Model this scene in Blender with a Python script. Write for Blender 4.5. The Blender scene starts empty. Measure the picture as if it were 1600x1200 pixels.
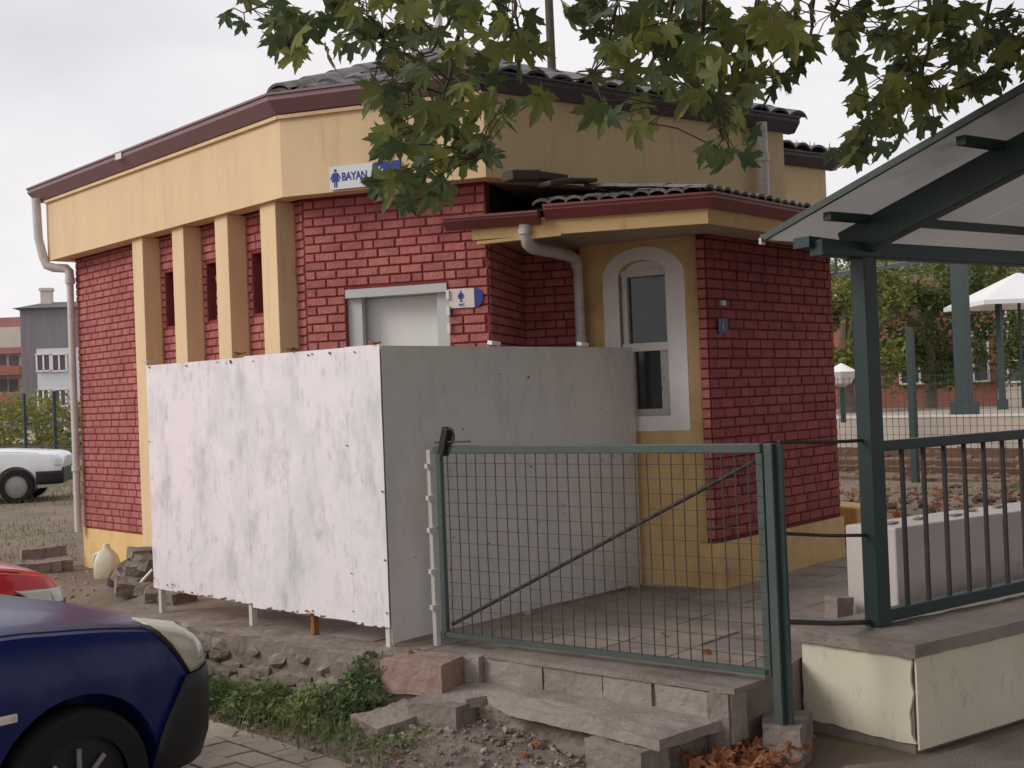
import bpy, bmesh, math, random
import numpy as np
from mathutils import Vector, Matrix, Euler
random.seed(7); rng = np.random.default_rng(7)
R = math.radians
SC = bpy.context.scene
COL = SC.collection

# ------------------------------------------------------------------ camera, sky, sun, exposure
F = 1950.0; EYE = 1.65
ROLL = math.atan(.039); PITCH = math.atan(20 / F)
cam = bpy.data.cameras.new('camera'); camo = bpy.data.objects.new('camera', cam); COL.objects.link(camo)
cam.sensor_width = 36; cam.lens = 36 * F / 1600; cam.clip_end = 2000; cam.clip_start = .05
camo.matrix_world = Matrix.Translation((0, 0, EYE)) @ Matrix.Rotation(R(90) + PITCH, 4, 'X') @ Matrix.Rotation(-ROLL, 4, 'Z')
SC.camera = camo

SUN_DIR = Vector((-.96, -.27, .60)).normalized()       # towards the sun, behind thin cloud
w = bpy.data.worlds.new('World'); SC.world = w; w.use_nodes = True
nt = w.node_tree; nt.nodes.clear()
out = nt.nodes.new('ShaderNodeOutputWorld'); bg = nt.nodes.new('ShaderNodeBackground')
sky = nt.nodes.new('ShaderNodeTexSky'); sky.sky_type = 'NISHITA'; sky.sun_disc = False
sky.sun_elevation = math.asin(SUN_DIR.z); sky.sun_rotation = math.atan2(SUN_DIR.x, SUN_DIR.y)
tc = nt.nodes.new('ShaderNodeTexCoord'); mp = nt.nodes.new('ShaderNodeMapping'); mp.inputs['Scale'].default_value = (1, 1, 2.6)
nz = nt.nodes.new('ShaderNodeTexNoise'); nz.inputs['Scale'].default_value = 2.3; nz.inputs['Detail'].default_value = 4
nz.inputs['Roughness'].default_value = .5
cr = nt.nodes.new('ShaderNodeValToRGB')
cr.color_ramp.elements[0].position = .3; cr.color_ramp.elements[0].color = (7.0, 6.95, 7.5, 1)
cr.color_ramp.elements[1].position = .68; cr.color_ramp.elements[1].color = (10.3, 9.95, 9.95, 1)
mx = nt.nodes.new('ShaderNodeMix'); mx.data_type = 'RGBA'; mx.inputs['Factor'].default_value = .93
nt.links.new(tc.outputs['Generated'], mp.inputs['Vector']); nt.links.new(mp.outputs['Vector'], nz.inputs['Vector'])
nt.links.new(nz.outputs['Fac'], cr.inputs['Fac'])
nt.links.new(sky.outputs['Color'], mx.inputs['A']); nt.links.new(cr.outputs['Color'], mx.inputs['B'])
nt.links.new(mx.outputs['Result'], bg.inputs['Color']); bg.inputs['Strength'].default_value = .1
nt.links.new(bg.outputs['Background'], out.inputs['Surface'])

sl = bpy.data.lights.new('sun', 'SUN'); sl.energy = 1.5; sl.angle = R(25); sl.color = (1, .96, .9)
so = bpy.data.objects.new('sun', sl); COL.objects.link(so)
so.rotation_euler = SUN_DIR.to_track_quat('Z', 'Y').to_euler()
SC.view_settings.view_transform = 'Standard'; SC.view_settings.look = 'None'
SC.view_settings.exposure = 0; SC.view_settings.gamma = 1; SC.view_settings.use_curve_mapping = False

# ------------------------------------------------------------------ helpers
def lin(r, g, b):
    f = lambda c: (c / 255 / 12.92) if c / 255 <= .04045 else ((c / 255 + .055) / 1.055) ** 2.4
    return (f(r), f(g), f(b), 1)

def ray(x, y):
    u = (x - 800) / F; v = (600 - y) / F
    c, s = math.cos(ROLL), math.sin(ROLL); u, v = u * c + v * s, -u * s + v * c
    c, s = math.cos(PITCH), math.sin(PITCH)
    return Vector((u, c - v * s, s + v * c))
def at(x, y, Y):
    d = ray(x, y); return Vector((0, 0, EYE)) + d * (Y / d.y)
def gnd(x, y, z):
    d = ray(x, y); return Vector((0, 0, EYE)) + d * ((z - EYE) / d.z)
def pix(p):
    v = Vector((p[0], p[1], p[2] - EYE)); c, s = math.cos(PITCH), math.sin(PITCH)
    d = v.y * c + v.z * s; h = -v.y * s + v.z * c
    if d < .1: return None
    u, q = v.x / d, h / d
    c, s = math.cos(ROLL), math.sin(ROLL); u, q = u * c - q * s, u * s + q * c
    return 800 + u * F, 600 - q * F

MATS = {}
def mat(name, col, rough=.8, var=.12, scale=6, bump=0, bscale=60, metal=0, col2=None, f2=(.45, .65), stretch=(1, 1, 1), rnd=0, spec=.4, s2=None, alpha=None, trans=0, stain=None):
    """procedural paint / stone / metal: noise-varied base colour, optional second colour in patches, per-object random value, fine bump"""
    m = bpy.data.materials.new(name); m.use_nodes = True; MATS[name] = m
    n = m.node_tree.nodes; l = m.node_tree.links; b = n['Principled BSDF']
    b.inputs['Roughness'].default_value = rough; b.inputs['Metallic'].default_value = metal
    b.inputs['Specular IOR Level'].default_value = spec
    geo = n.new('ShaderNodeNewGeometry'); mpn = n.new('ShaderNodeMapping'); mpn.inputs['Scale'].default_value = stretch
    l.new(geo.outputs['Position'], mpn.inputs['Vector'])
    no = n.new('ShaderNodeTexNoise'); no.inputs['Scale'].default_value = scale; no.inputs['Detail'].default_value = 6; no.inputs['Roughness'].default_value = .65
    l.new(mpn.outputs['Vector'], no.inputs['Vector'])
    ramp = n.new('ShaderNodeMapRange'); ramp.inputs['From Min'].default_value = .28; ramp.inputs['From Max'].default_value = .72
    ramp.inputs['To Min'].default_value = 1 - var; ramp.inputs['To Max'].default_value = 1 + var
    l.new(no.outputs['Fac'], ramp.inputs['Value'])
    base = n.new('ShaderNodeRGB'); base.outputs[0].default_value = col; cur = base.outputs[0]
    if col2:
        n2 = n.new('ShaderNodeTexNoise'); n2.inputs['Scale'].default_value = s2 or scale * .6; n2.inputs['Detail'].default_value = 8; n2.inputs['Roughness'].default_value = .7
        off = n.new('ShaderNodeVectorMath'); off.operation = 'ADD'; off.inputs[1].default_value = (13.1, 7.7, 3.3)
        l.new(mpn.outputs['Vector'], off.inputs[0]); l.new(off.outputs[0], n2.inputs['Vector'])
        mr = n.new('ShaderNodeMapRange'); mr.inputs['From Min'].default_value = f2[0]; mr.inputs['From Max'].default_value = f2[1]
        l.new(n2.outputs['Fac'], mr.inputs['Value'])
        mm = n.new('ShaderNodeMix'); mm.data_type = 'RGBA'; l.new(mr.outputs['Result'], mm.inputs['Factor'])
        l.new(cur, mm.inputs['A']); mm.inputs['B'].default_value = col2; cur = mm.outputs['Result']
    if stain:                                                # (colour, noise scale, stretch, lo, hi, strength): chips, drips, faded spots
        sc_, ss_, st2, lo_, hi_, k_ = stain
        m3 = n.new('ShaderNodeMapping'); m3.inputs['Scale'].default_value = st2; m3.inputs['Location'].default_value = (4.2, 9.1, 1.7); l.new(geo.outputs['Position'], m3.inputs['Vector'])
        n3 = n.new('ShaderNodeTexNoise'); n3.inputs['Scale'].default_value = ss_; n3.inputs['Detail'].default_value = 8; n3.inputs['Roughness'].default_value = .7; l.new(m3.outputs[0], n3.inputs['Vector'])
        r3_ = n.new('ShaderNodeMapRange'); r3_.inputs['From Min'].default_value = lo_; r3_.inputs['From Max'].default_value = hi_; r3_.inputs['To Max'].default_value = k_; l.new(n3.outputs['Fac'], r3_.inputs['Value'])
        x3 = n.new('ShaderNodeMix'); x3.data_type = 'RGBA'; l.new(r3_.outputs['Result'], x3.inputs['Factor']); l.new(cur, x3.inputs['A']); x3.inputs['B'].default_value = sc_; cur = x3.outputs['Result']
    val = ramp.outputs['Result']
    if rnd:
        oi = n.new('ShaderNodeObjectInfo'); r2 = n.new('ShaderNodeMapRange'); r2.inputs['To Min'].default_value = 1 - rnd; r2.inputs['To Max'].default_value = 1 + rnd
        l.new(oi.outputs['Random'], r2.inputs['Value']); mu = n.new('ShaderNodeMath'); mu.operation = 'MULTIPLY'
        l.new(val, mu.inputs[0]); l.new(r2.outputs['Result'], mu.inputs[1]); val = mu.outputs[0]
    hsv = n.new('ShaderNodeVectorMath'); hsv.operation = 'SCALE'; l.new(cur, hsv.inputs[0]); l.new(val, hsv.inputs['Scale'])
    l.new(hsv.outputs[0], b.inputs['Base Color'])
    if bump:
        nb = n.new('ShaderNodeTexNoise'); nb.inputs['Scale'].default_value = bscale; nb.inputs['Detail'].default_value = 5
        l.new(mpn.outputs['Vector'], nb.inputs['Vector'])
        bm_ = n.new('ShaderNodeBump'); bm_.inputs['Strength'].default_value = bump; bm_.inputs['Distance'].default_value = .02
        l.new(nb.outputs['Fac'], bm_.inputs['Height']); l.new(bm_.outputs['Normal'], b.inputs['Normal'])
    if trans: b.inputs['Transmission Weight'].default_value = trans
    if alpha is not None: b.inputs['Alpha'].default_value = alpha
    return m

def leafmat(name, cA, cB, thin=.35, rough=.5):
    """leaf: colour from noise + per-object random, some light shining through"""
    m = bpy.data.materials.new(name); m.use_nodes = True; n = m.node_tree.nodes; l = m.node_tree.links
    b = n['Principled BSDF']; b.inputs['Roughness'].default_value = rough; b.inputs['Specular IOR Level'].default_value = .35
    geo = n.new('ShaderNodeNewGeometry'); no = n.new('ShaderNodeTexNoise'); no.inputs['Scale'].default_value = 3.1; no.inputs['Detail'].default_value = 3
    l.new(geo.outputs['Position'], no.inputs['Vector'])
    oi = n.new('ShaderNodeObjectInfo'); ad = n.new('ShaderNodeMath'); ad.operation = 'ADD'
    l.new(no.outputs['Fac'], ad.inputs[0]); l.new(oi.outputs['Random'], ad.inputs[1])
    mr = n.new('ShaderNodeMapRange'); mr.inputs['From Min'].default_value = .45; mr.inputs['From Max'].default_value = 1.5
    l.new(ad.outputs[0], mr.inputs['Value'])
    mm = n.new('ShaderNodeMix'); mm.data_type = 'RGBA'; mm.inputs['A'].default_value = cA; mm.inputs['B'].default_value = cB
    l.new(mr.outputs['Result'], mm.inputs['Factor']); l.new(mm.outputs['Result'], b.inputs['Base Color'])
    tr = n.new('ShaderNodeBsdfTranslucent'); l.new(mm.outputs['Result'], tr.inputs['Color'])
    ms = n.new('ShaderNodeMixShader'); ms.inputs['Fac'].default_value = thin
    l.new(b.outputs[0], ms.inputs[1]); l.new(tr.outputs[0], ms.inputs[2]); l.new(ms.outputs[0], n['Material Output'].inputs['Surface'])
    MATS[name] = m; return m

class MB:
    def __init__(s): s.v = []; s.f = []
    def add(s, vs, fs):
        o = len(s.v); s.v += [tuple(p) for p in vs]; s.f += [tuple(i + o for i in f) for f in fs]; return s
    def box(s, c, d, rot=0, tilt=None):
        hx, hy, hz = d[0] / 2, d[1] / 2, d[2] / 2
        M = Matrix.Rotation(rot, 3, 'Z')
        if tilt: M = Euler(tilt).to_matrix()
        vs = [Vector(c) + M @ Vector((x, y, z)) for z in (-hz, hz) for x, y in ((-hx, -hy), (hx, -hy), (hx, hy), (-hx, hy))]
        return s.add(vs, [(3, 2, 1, 0), (4, 5, 6, 7), (0, 1, 5, 4), (1, 2, 6, 5), (2, 3, 7, 6), (3, 0, 4, 7)])
    def beam(s, a, b, wd, ht, up=(0, 0, 1)):
        a, b = Vector(a), Vector(b); d = (b - a).normalized(); up = Vector(up)
        if abs(d.dot(up)) > .98: up = Vector((.669, -.743, 0))
        sx = d.cross(up).normalized(); u = sx.cross(d).normalized()
        vs = [p + sx * i * wd / 2 + u * j * ht / 2 for p in (a, b) for i, j in ((-1, -1), (1, -1), (1, 1), (-1, 1))]
        return s.add(vs, [(0, 1, 2, 3), (7, 6, 5, 4), (4, 5, 1, 0), (5, 6, 2, 1), (6, 7, 3, 2), (7, 4, 0, 3)])
    def tube(s, pts, r, n=8, caps=True):
        pts = [Vector(p) for p in pts]; rs = r if hasattr(r, '__len__') else [r] * len(pts)
        rings = []; ref = None
        for i, p in enumerate(pts):
            t = ((pts[min(i + 1, len(pts) - 1)] - pts[max(i - 1, 0)])).normalized()
            if ref is None: ref = Vector((0, 0, 1)) if abs(t.z) < .9 else Vector((1, 0, 0))
            a = t.cross(ref).normalized(); b = a.cross(t).normalized(); ref = b
            rings.append([p + (a * math.cos(2 * math.pi * k / n) + b * math.sin(2 * math.pi * k / n)) * rs[i] for k in range(n)])
        fs = []
        for i in range(len(pts) - 1):
            for k in range(n):
                fs.append((i * n + k, i * n + (k + 1) % n, (i + 1) * n + (k + 1) % n, (i + 1) * n + k))
        if caps: fs += [tuple(range(n))[::-1], tuple((len(pts) - 1) * n + k for k in range(n))]
        return s.add([p for r_ in rings for p in r_], fs)
    def prism(s, poly, z0, z1):
        n = len(poly); vs = [(p[0], p[1], z0) for p in poly] + [(p[0], p[1], z1) for p in poly]
        a = sum(poly[i][0] * poly[(i + 1) % n][1] - poly[(i + 1) % n][0] * poly[i][1] for i in range(n))
        fs = [tuple(range(n))[::-1], tuple(range(n, 2 * n))] + [(i, (i + 1) % n, n + (i + 1) % n, n + i) for i in range(n)]
        if a < 0: fs = [f[::-1] for f in fs]
        return s.add(vs, fs)
    def plate(s, o, ux, uy, poly, th):
        """polygon in the plane (o, ux, uy) thickened by th along ux x uy"""
        o, ux, uy = Vector(o), Vector(ux), Vector(uy); nn = ux.cross(uy).normalized(); n = len(poly)
        vs = [o + ux * p[0] + uy * p[1] for p in poly] + [o + ux * p[0] + uy * p[1] + nn * th for p in poly]
        return s.add(vs, [tuple(range(n))[::-1], tuple(range(n, 2 * n))] + [(i, (i + 1) % n, n + (i + 1) % n, n + i) for i in range(n)])
    def lathe(s, prof, c=(0, 0, 0), n=24, axis='Z'):
        vs = []; m = len(prof)
        for k in range(n):
            a = 2 * math.pi * k / n
            for r, h in prof:
                p = (r * math.cos(a), r * math.sin(a), h) if axis == 'Z' else (r * math.cos(a), h, r * math.sin(a))
                vs.append(Vector(c) + Vector(p))
        fs = [(k * m + i, ((k + 1) % n) * m + i, ((k + 1) % n) * m + i + 1, k * m + i + 1) for k in range(n) for i in range(m - 1)]
        return s.add(vs, fs)
    def mesh(s, name, m=None, smooth=False):
        me = bpy.data.meshes.new(name); me.from_pydata(s.v, [], s.f); me.update()
        if m: me.materials.append(m)
        if smooth: me.shade_smooth(); me.set_sharp_from_angle(angle=R(smooth if smooth is not True else 40))
        return me
    def build(s, name, m, parent=None, smooth=False, bev=0):
        me = s.mesh(name, m, smooth); return place(name, me, parent, bev=bev)

def place(name, me, parent=None, loc=None, bev=0):
    o = bpy.data.objects.new(name, me); COL.objects.link(o)
    if parent is not None:
        o.parent = parent
        if parent.get('_org') is not None and loc is None: o.location = -Vector(parent['_org'])
    if loc is not None: o.location = loc
    if bev:
        b = o.modifiers.new('bevel', 'BEVEL'); b.width = bev; b.segments = 2; b.limit_method = 'ANGLE'; b.angle_limit = R(40)
    return o
def thing(name, label, cat, org=(0, 0, 0), group=None):
    """Empty at a thing's base; parts are built in world coordinates and hung under it"""
    o = bpy.data.objects.new(name, None); COL.objects.link(o); o.location = org; o['_org'] = list(org); o.empty_display_size = .2
    return tag(o, label, cat, group)
def tag(o, label, cat, group=None):
    o['label'] = label; o['category'] = cat
    if group: o['group'] = group
    return o
def struct(o): o['kind'] = 'structure'; return o
def stuff(o): o['kind'] = 'stuff'; return o
def rough(o, lv=3, k=.012, sz=.09):
    """broken, uneven concrete: subdivide and displace with cloud noise"""
    o.modifiers.clear(); sb_ = o.modifiers.new('sub', 'SUBSURF'); sb_.subdivision_type = 'SIMPLE'; sb_.levels = lv; sb_.render_levels = lv
    t_ = bpy.data.textures.get('rough%g' % sz) or bpy.data.textures.new('rough%g' % sz, 'CLOUDS'); t_.noise_scale = sz; t_.noise_depth = 3
    d_ = o.modifiers.new('disp', 'DISPLACE'); d_.texture = t_; d_.texture_coords = 'GLOBAL'; d_.strength = k; d_.mid_level = .5
    return o
V3 = lambda p, z: Vector((p[0], p[1], z))
V2 = lambda x, y: Vector((x, y))
def nrm2(v): return Vector((v[0], v[1])).normalized()

# ------------------------------------------------------------------ materials
mat('brick_paint', lin(186, 116, 108), .85, .2, 9, .45, 70, rnd=.14, col2=lin(164, 84, 86), f2=(.42, .7), s2=3.2, stain=(lin(206, 160, 150), 16, (1, 1, 1.4), .62, .7, .6))
mat('brick_paint_dark', lin(152, 78, 76), .85, .18, 9, .45, 70, rnd=.14, col2=lin(136, 62, 64), f2=(.45, .7), s2=4, stain=(lin(170, 112, 104), 18, (1, 1, 1.4), .63, .71, .5))  # annex side: same brick red with its shade put into the colour
mat('joint_paint', lin(134, 58, 60), .85, .15, 12, .2, 80)
mat('joint_paint_dark', lin(104, 34, 40), .85, .15, 12, .2, 80)  # joint red darkened likewise for the shaded annex side
mat('yellow_paint', lin(228, 200, 158), .8, .06, 2.6, .15, 120, stretch=(1.4, 1.4, .4), col2=lin(218, 190, 148), f2=(.5, .72), s2=1.6, stain=(lin(178, 152, 118), 11, (1, 1, .1), .57, .74, .5))
mat('yellow_plinth', lin(226, 192, 134), .82, .08, 3, .2, 90, col2=lin(190, 152, 92), f2=(.5, .75), s2=2.2)
mat('annex_yellow', lin(220, 186, 132), .82, .09, 3, .2, 90, col2=lin(190, 154, 104), f2=(.48, .72), s2=3, stain=(lin(150, 118, 82), 9, (1, 1, .25), .56, .72, .5))
mat('soffit', lin(178, 158, 138), .9, .1, 3)
mat('grey_soffit', lin(176, 160, 142), .9, .1, 3)
mat('gutter_brown', lin(138, 108, 112), .5, .1, 3, spec=.5)
mat('gutter_dark', lin(92, 82, 88), .6, .15, 5, .3, 40)
mat('gutter_red', lin(140, 74, 72), .5, .12, 4, spec=.5, col2=lin(112, 60, 60), f2=(.5, .7))
mat('roof_tile', lin(128, 124, 124), .85, .22, 7, .5, 40, rnd=.18, col2=lin(86, 84, 80), f2=(.48, .68))
mat('roof_base', lin(62, 58, 56), .95, .2, 5)
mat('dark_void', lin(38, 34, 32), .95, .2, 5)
mat('pipe_plastic', lin(204, 198, 192), .45, .06, 5, col2=lin(168, 160, 152), f2=(.52, .75))
mat('white_frame', lin(228, 223, 218), .55, .06, 6, .1, 60)
mat('white_band', lin(240, 234, 231), .7, .05, 4, .1, 60)
mat('door_white', lin(228, 226, 222), .5, .04, 3)
mat('door_frame', lin(196, 196, 194), .5, .05, 4)
mat('dirty_frame', lin(206, 198, 190), .6, .1, 14, .3, 70, col2=lin(104, 84, 76), f2=(.58, .66), s2=22)
mat('glass_dark', lin(56, 60, 60), .12, .1, 3, spec=.6)
mat('green_steel', lin(38, 58, 57), .45, .12, 6, spec=.5, col2=lin(34, 50, 48), f2=(.5, .7))
mat('gate_steel', lin(74, 86, 80), .5, .12, 9, spec=.5, col2=lin(70, 80, 76), f2=(.5, .7))
mat('dark_bar', lin(56, 50, 48), .6, .15, 12, col2=lin(84, 62, 52), f2=(.55, .7))
mat('wire', lin(70, 63, 56), .6, .15, 20, col2=lin(84, 66, 52), f2=(.5, .68))
mat('white_post', lin(206, 200, 194), .55, .08, 9, col2=lin(132, 104, 84), f2=(.62, .72), s2=24)
mat('rust', lin(150, 104, 64), .85, .25, 30, col2=lin(96, 62, 44), f2=(.45, .65))
mat('rust_dark', lin(122, 96, 80), .9, .25, 30)
mat('concrete', lin(158, 146, 138), .9, .14, 3, .35, 45, col2=lin(132, 120, 110), f2=(.45, .68), s2=2.5)
mat('concrete_dark', lin(138, 126, 118), .92, .16, 5, .45, 40, col2=lin(112, 100, 92), f2=(.45, .68), s2=4)
mat('concrete_red', lin(160, 134, 124), .9, .14, 4, .4, 45, col2=lin(136, 116, 104), f2=(.45, .68), s2=4)
mat('slab', lin(152, 140, 130), .9, .12, 4, .35, 45, rnd=.08, col2=lin(124, 112, 100), f2=(.48, .7), s2=3)
mat('stone', lin(140, 128, 116), .95, .2, 9, .6, 30, rnd=.15, col2=lin(112, 102, 90), f2=(.45, .65))
mat('mortar', lin(142, 128, 118), .95, .22, 9, .7, 26, col2=lin(114, 102, 92), f2=(.45, .65))
mat('dirt', lin(128, 110, 99), .96, .16, 1.3, .5, 22, col2=lin(108, 100, 80), f2=(.45, .62), s2=1.1)
mat('asphalt', lin(130, 120, 113), .9, .16, 3, .5, 90, col2=lin(108, 98, 92), f2=(.45, .65), s2=2.2, stain=(lin(158, 148, 138), 30, (1, 1, 1), .62, .68, .5))
mat('paver', lin(172, 158, 142), .9, .1, 5, .3, 60, rnd=.1, col2=lin(140, 126, 112), f2=(.45, .7), s2=3)
mat('gravel', lin(182, 166, 156), .92, .25, 24, rnd=.1, col2=lin(128, 112, 102), f2=(.42, .62), s2=17)
mat('ballast', lin(112, 90, 74), .95, .28, 9, .6, 25, col2=lin(146, 118, 94), f2=(.5, .66), s2=6)
mat('debris', lin(104, 88, 78), .95, .3, 7, .6, 25, col2=lin(140, 116, 100), f2=(.5, .66), s2=5)
mat('rail_steel', lin(104, 74, 58), .7, .2, 9, metal=.3)
mat('far_concrete', lin(176, 164, 150), .9, .1, 1.4)
mat('cream_wall', lin(226, 216, 194), .8, .05, 2.4, .1, 80, col2=lin(206, 194, 168), f2=(.52, .75), s2=1.8, stain=(lin(160, 146, 124), 12, (1, 1, .5), .58, .72, .55))
mat('white_wall', lin(206, 196, 190), .85, .06, 2, .12, 60)
mat('grass', lin(96, 116, 68), .9, .3, 6, col2=lin(130, 128, 84), f2=(.45, .65))
leafmat('plane_leaf', lin(80, 96, 66), lin(142, 146, 80), .46)
leafmat('plane_leaf_far', lin(72, 88, 52), lin(112, 118, 56), .3)
leafmat('tree_leaf', lin(82, 96, 52), lin(136, 138, 76), .3, .7)
leafmat('weed_leaf', lin(84, 108, 66), lin(150, 160, 104), .3, .7)
leafmat('straw', lin(150, 134, 96), lin(186, 168, 122), .2, .8)
leafmat('dry_leaf', lin(150, 96, 64), lin(186, 132, 96), .2, .8)
mat('bark', lin(118, 104, 90), .95, .25, 8, .6, 20)
mat('twig', lin(84, 68, 58), .9, .2, 20)
mat('sign_white', lin(226, 228, 232), .5, .04, 4, col2=lin(206, 204, 200), f2=(.55, .75))
mat('sign_cream', lin(226, 214, 202), .55, .05, 8, col2=lin(190, 172, 158), f2=(.55, .72), s2=14)
mat('sign_blue', lin(46, 62, 140), .5, .08, 8)
mat('plate_blue', lin(44, 56, 110), .5, .1, 8)
mat('black_plastic', lin(38, 38, 40), .55, .08, 8)
mat('rubber', lin(28, 28, 28), .85, .1, 10)
mat('rim_silver', lin(150, 146, 142), .4, .06, 8, metal=.4)
mat('jug_plastic', lin(232, 226, 208), .35, .05, 5, col2=lin(222, 206, 148), f2=(.45, .6), trans=.25)
mat('paper', lin(224, 214, 208), .8, .1, 30, col2=lin(196, 110, 96), f2=(.58, .62), s2=40)
mat('wood_dark', lin(84, 74, 66), .9, .2, 9, stretch=(1, 1, 6))
mat('roof_red', lin(138, 92, 88), .85, .1, 1)
mat('house_grey', lin(132, 126, 130), .85, .14, .8, stretch=(3, 3, .3))
mat('house_pale', lin(206, 210, 212), .85, .06, 1)
mat('house_cream', lin(206, 196, 184), .85, .06, 1)
mat('house_red', lin(170, 112, 96), .85, .1, 1.2)
mat('house_roof', lin(104, 102, 110), .85, .1, 1)
mat('window_far', lin(96, 90, 98), .3, .1, 2)
mat('canopy_white', lin(232, 230, 230), .6, .04, 2)

def car_paint(name, col, coat=.6, metal=.0):
    m = mat(name, col, .32, .08, 3, spec=.3, stain=(lin(128, 118, 108), 5, (1, 1, 1.6), .52, .8, .12)); b = m.node_tree.nodes['Principled BSDF']
    b.inputs['Coat Weight'].default_value = coat; b.inputs['Coat Roughness'].default_value = .08; b.inputs['Metallic'].default_value = metal
    return m
car_paint('paint_blue', lin(24, 34, 90), .12); car_paint('paint_red', lin(196, 34, 48)); car_paint('paint_white', lin(226, 228, 230))
m = mat('headlight', lin(196, 190, 168), .18, .06, 9, spec=.6)
m = mat('lamp_clear', lin(204, 212, 204), .12, .06, 9, spec=.6)

# weathered white sheet: vertical streaks, bluish worn patches
def sheet_mat(name, base, streak, wash, amount):
    m = bpy.data.materials.new(name); m.use_nodes = True; n = m.node_tree.nodes; l = m.node_tree.links; b = n['Principled BSDF']
    b.inputs['Roughness'].default_value = .55
    geo = n.new('ShaderNodeNewGeometry')
    def layer(scale, stretch, lo, hi, off, cur, col, k):
        mp_ = n.new('ShaderNodeMapping'); mp_.inputs['Scale'].default_value = stretch; mp_.inputs['Location'].default_value = off
        l.new(geo.outputs['Position'], mp_.inputs['Vector'])
        no = n.new('ShaderNodeTexNoise'); no.inputs['Scale'].default_value = scale; no.inputs['Detail'].default_value = 7; no.inputs['Roughness'].default_value = .68
        l.new(mp_.outputs[0], no.inputs['Vector'])
        mr = n.new('ShaderNodeMapRange'); mr.inputs['From Min'].default_value = lo; mr.inputs['From Max'].default_value = hi; mr.inputs['To Max'].default_value = k
        l.new(no.outputs['Fac'], mr.inputs['Value']); mm = n.new('ShaderNodeMix'); mm.data_type = 'RGBA'
        l.new(mr.outputs['Result'], mm.inputs['Factor']); mm.inputs['B'].default_value = col
        if cur is None: mm.inputs['A'].default_value = base
        else: l.new(cur, mm.inputs['A'])
        return mm.outputs['Result']
    c = layer(2.4, (1, 1, .6), .5, .64, (3, 1, 0), None, wash, .5 * amount)
    c = layer(5.5, (1, 1, .42), .51, .68, (0, 5, 0), c, streak, .75 * amount)
    c = layer(15, (1, 1, .45), .55, .68, (2, 2, 1), c, lin(188, 186, 188), .65 * amount)
    c = layer(34, (1, 1, .5), .66, .71, (7, 0, 2), c, lin(128, 116, 112), .6 * amount)
    l.new(c, b.inputs['Base Color']); MATS[name] = m
    no = n.new('ShaderNodeTexNoise'); no.inputs['Scale'].default_value = 3.5; l.new(geo.outputs['Position'], no.inputs['Vector'])
    bu = n.new('ShaderNodeBump'); bu.inputs['Strength'].default_value = .25; bu.inputs['Distance'].default_value = .03
    l.new(no.outputs['Fac'], bu.inputs['Height']); l.new(bu.outputs[0], b.inputs['Normal'])
sheet_mat('sheet_white', lin(243, 235, 236), lin(192, 188, 193), lin(204, 212, 213), 1.0)
sheet_mat('sheet_side', lin(214, 209, 204), lin(190, 184, 178), lin(200, 198, 196), .8)  # same white paint as the front, greyed for the shaded side

# translucent smoked canopy sheet
m = bpy.data.materials.new('canopy_sheet'); m.use_nodes = True; n_ = m.node_tree.nodes; l_ = m.node_tree.links
b_ = n_['Principled BSDF']; b_.inputs['Base Color'].default_value = lin(208, 206, 204); b_.inputs['Roughness'].default_value = .4
t_ = n_.new('ShaderNodeBsdfTranslucent'); t_.inputs['Color'].default_value = lin(212, 210, 208)
no_ = n_.new('ShaderNodeTexNoise'); no_.inputs['Scale'].default_value = 2.2; no_.inputs['Detail'].default_value = 5
mr_ = n_.new('ShaderNodeMapRange'); mr_.inputs['To Min'].default_value = .45; mr_.inputs['To Max'].default_value = .9
ms_ = n_.new('ShaderNodeMixShader'); l_.new(no_.outputs['Fac'], mr_.inputs['Value']); l_.new(mr_.outputs['Result'], ms_.inputs['Fac'])
l_.new(b_.outputs[0], ms_.inputs[1]); l_.new(t_.outputs[0], ms_.inputs[2]); l_.new(ms_.outputs[0], n_['Material Output'].inputs['Surface'])
MATS['canopy_sheet'] = m
MT = MATS

# ------------------------------------------------------------------ layout (plan coordinates in metres, camera at the origin looking +Y)
A = V2(-4.03, 10.95); B = V2(-1.44, 8.07); C = V2(-.11, 7.62)
dL = (B - A).normalized(); nL = V2(-dL.y, dL.x)              # along the left front, inward
dC = (C - B).normalized(); nC = V2(-dC.y, dC.x)
dR = V2(.805, .593); nR = V2(-dR.y, dR.x)
D = C + dR * 2.72; D2 = D + nR * .9; D3 = D2 + dR * 1.57
def isect(p, d, q, e):
    den = d.x * e.y - d.y * e.x; t = ((q.x - p.x) * e.y - (q.y - p.y) * e.x) / den; return p + d * t
OFF = .19
A1 = A + nL * OFF + dL * .14; B1 = isect(A1, dL, C + nC * OFF, dC); C1 = V2(-.122, 7.825)
Rr = V2(.108, 8.8); AL = V2(.487, 8.558); AC = V2(1.29, 8.13); AR = V2(2.45, 9.48)
dY = (AL - AC).normalized(); dB = (AR - AC).normalized()
ZP = .35                                                     # platform level

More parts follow.
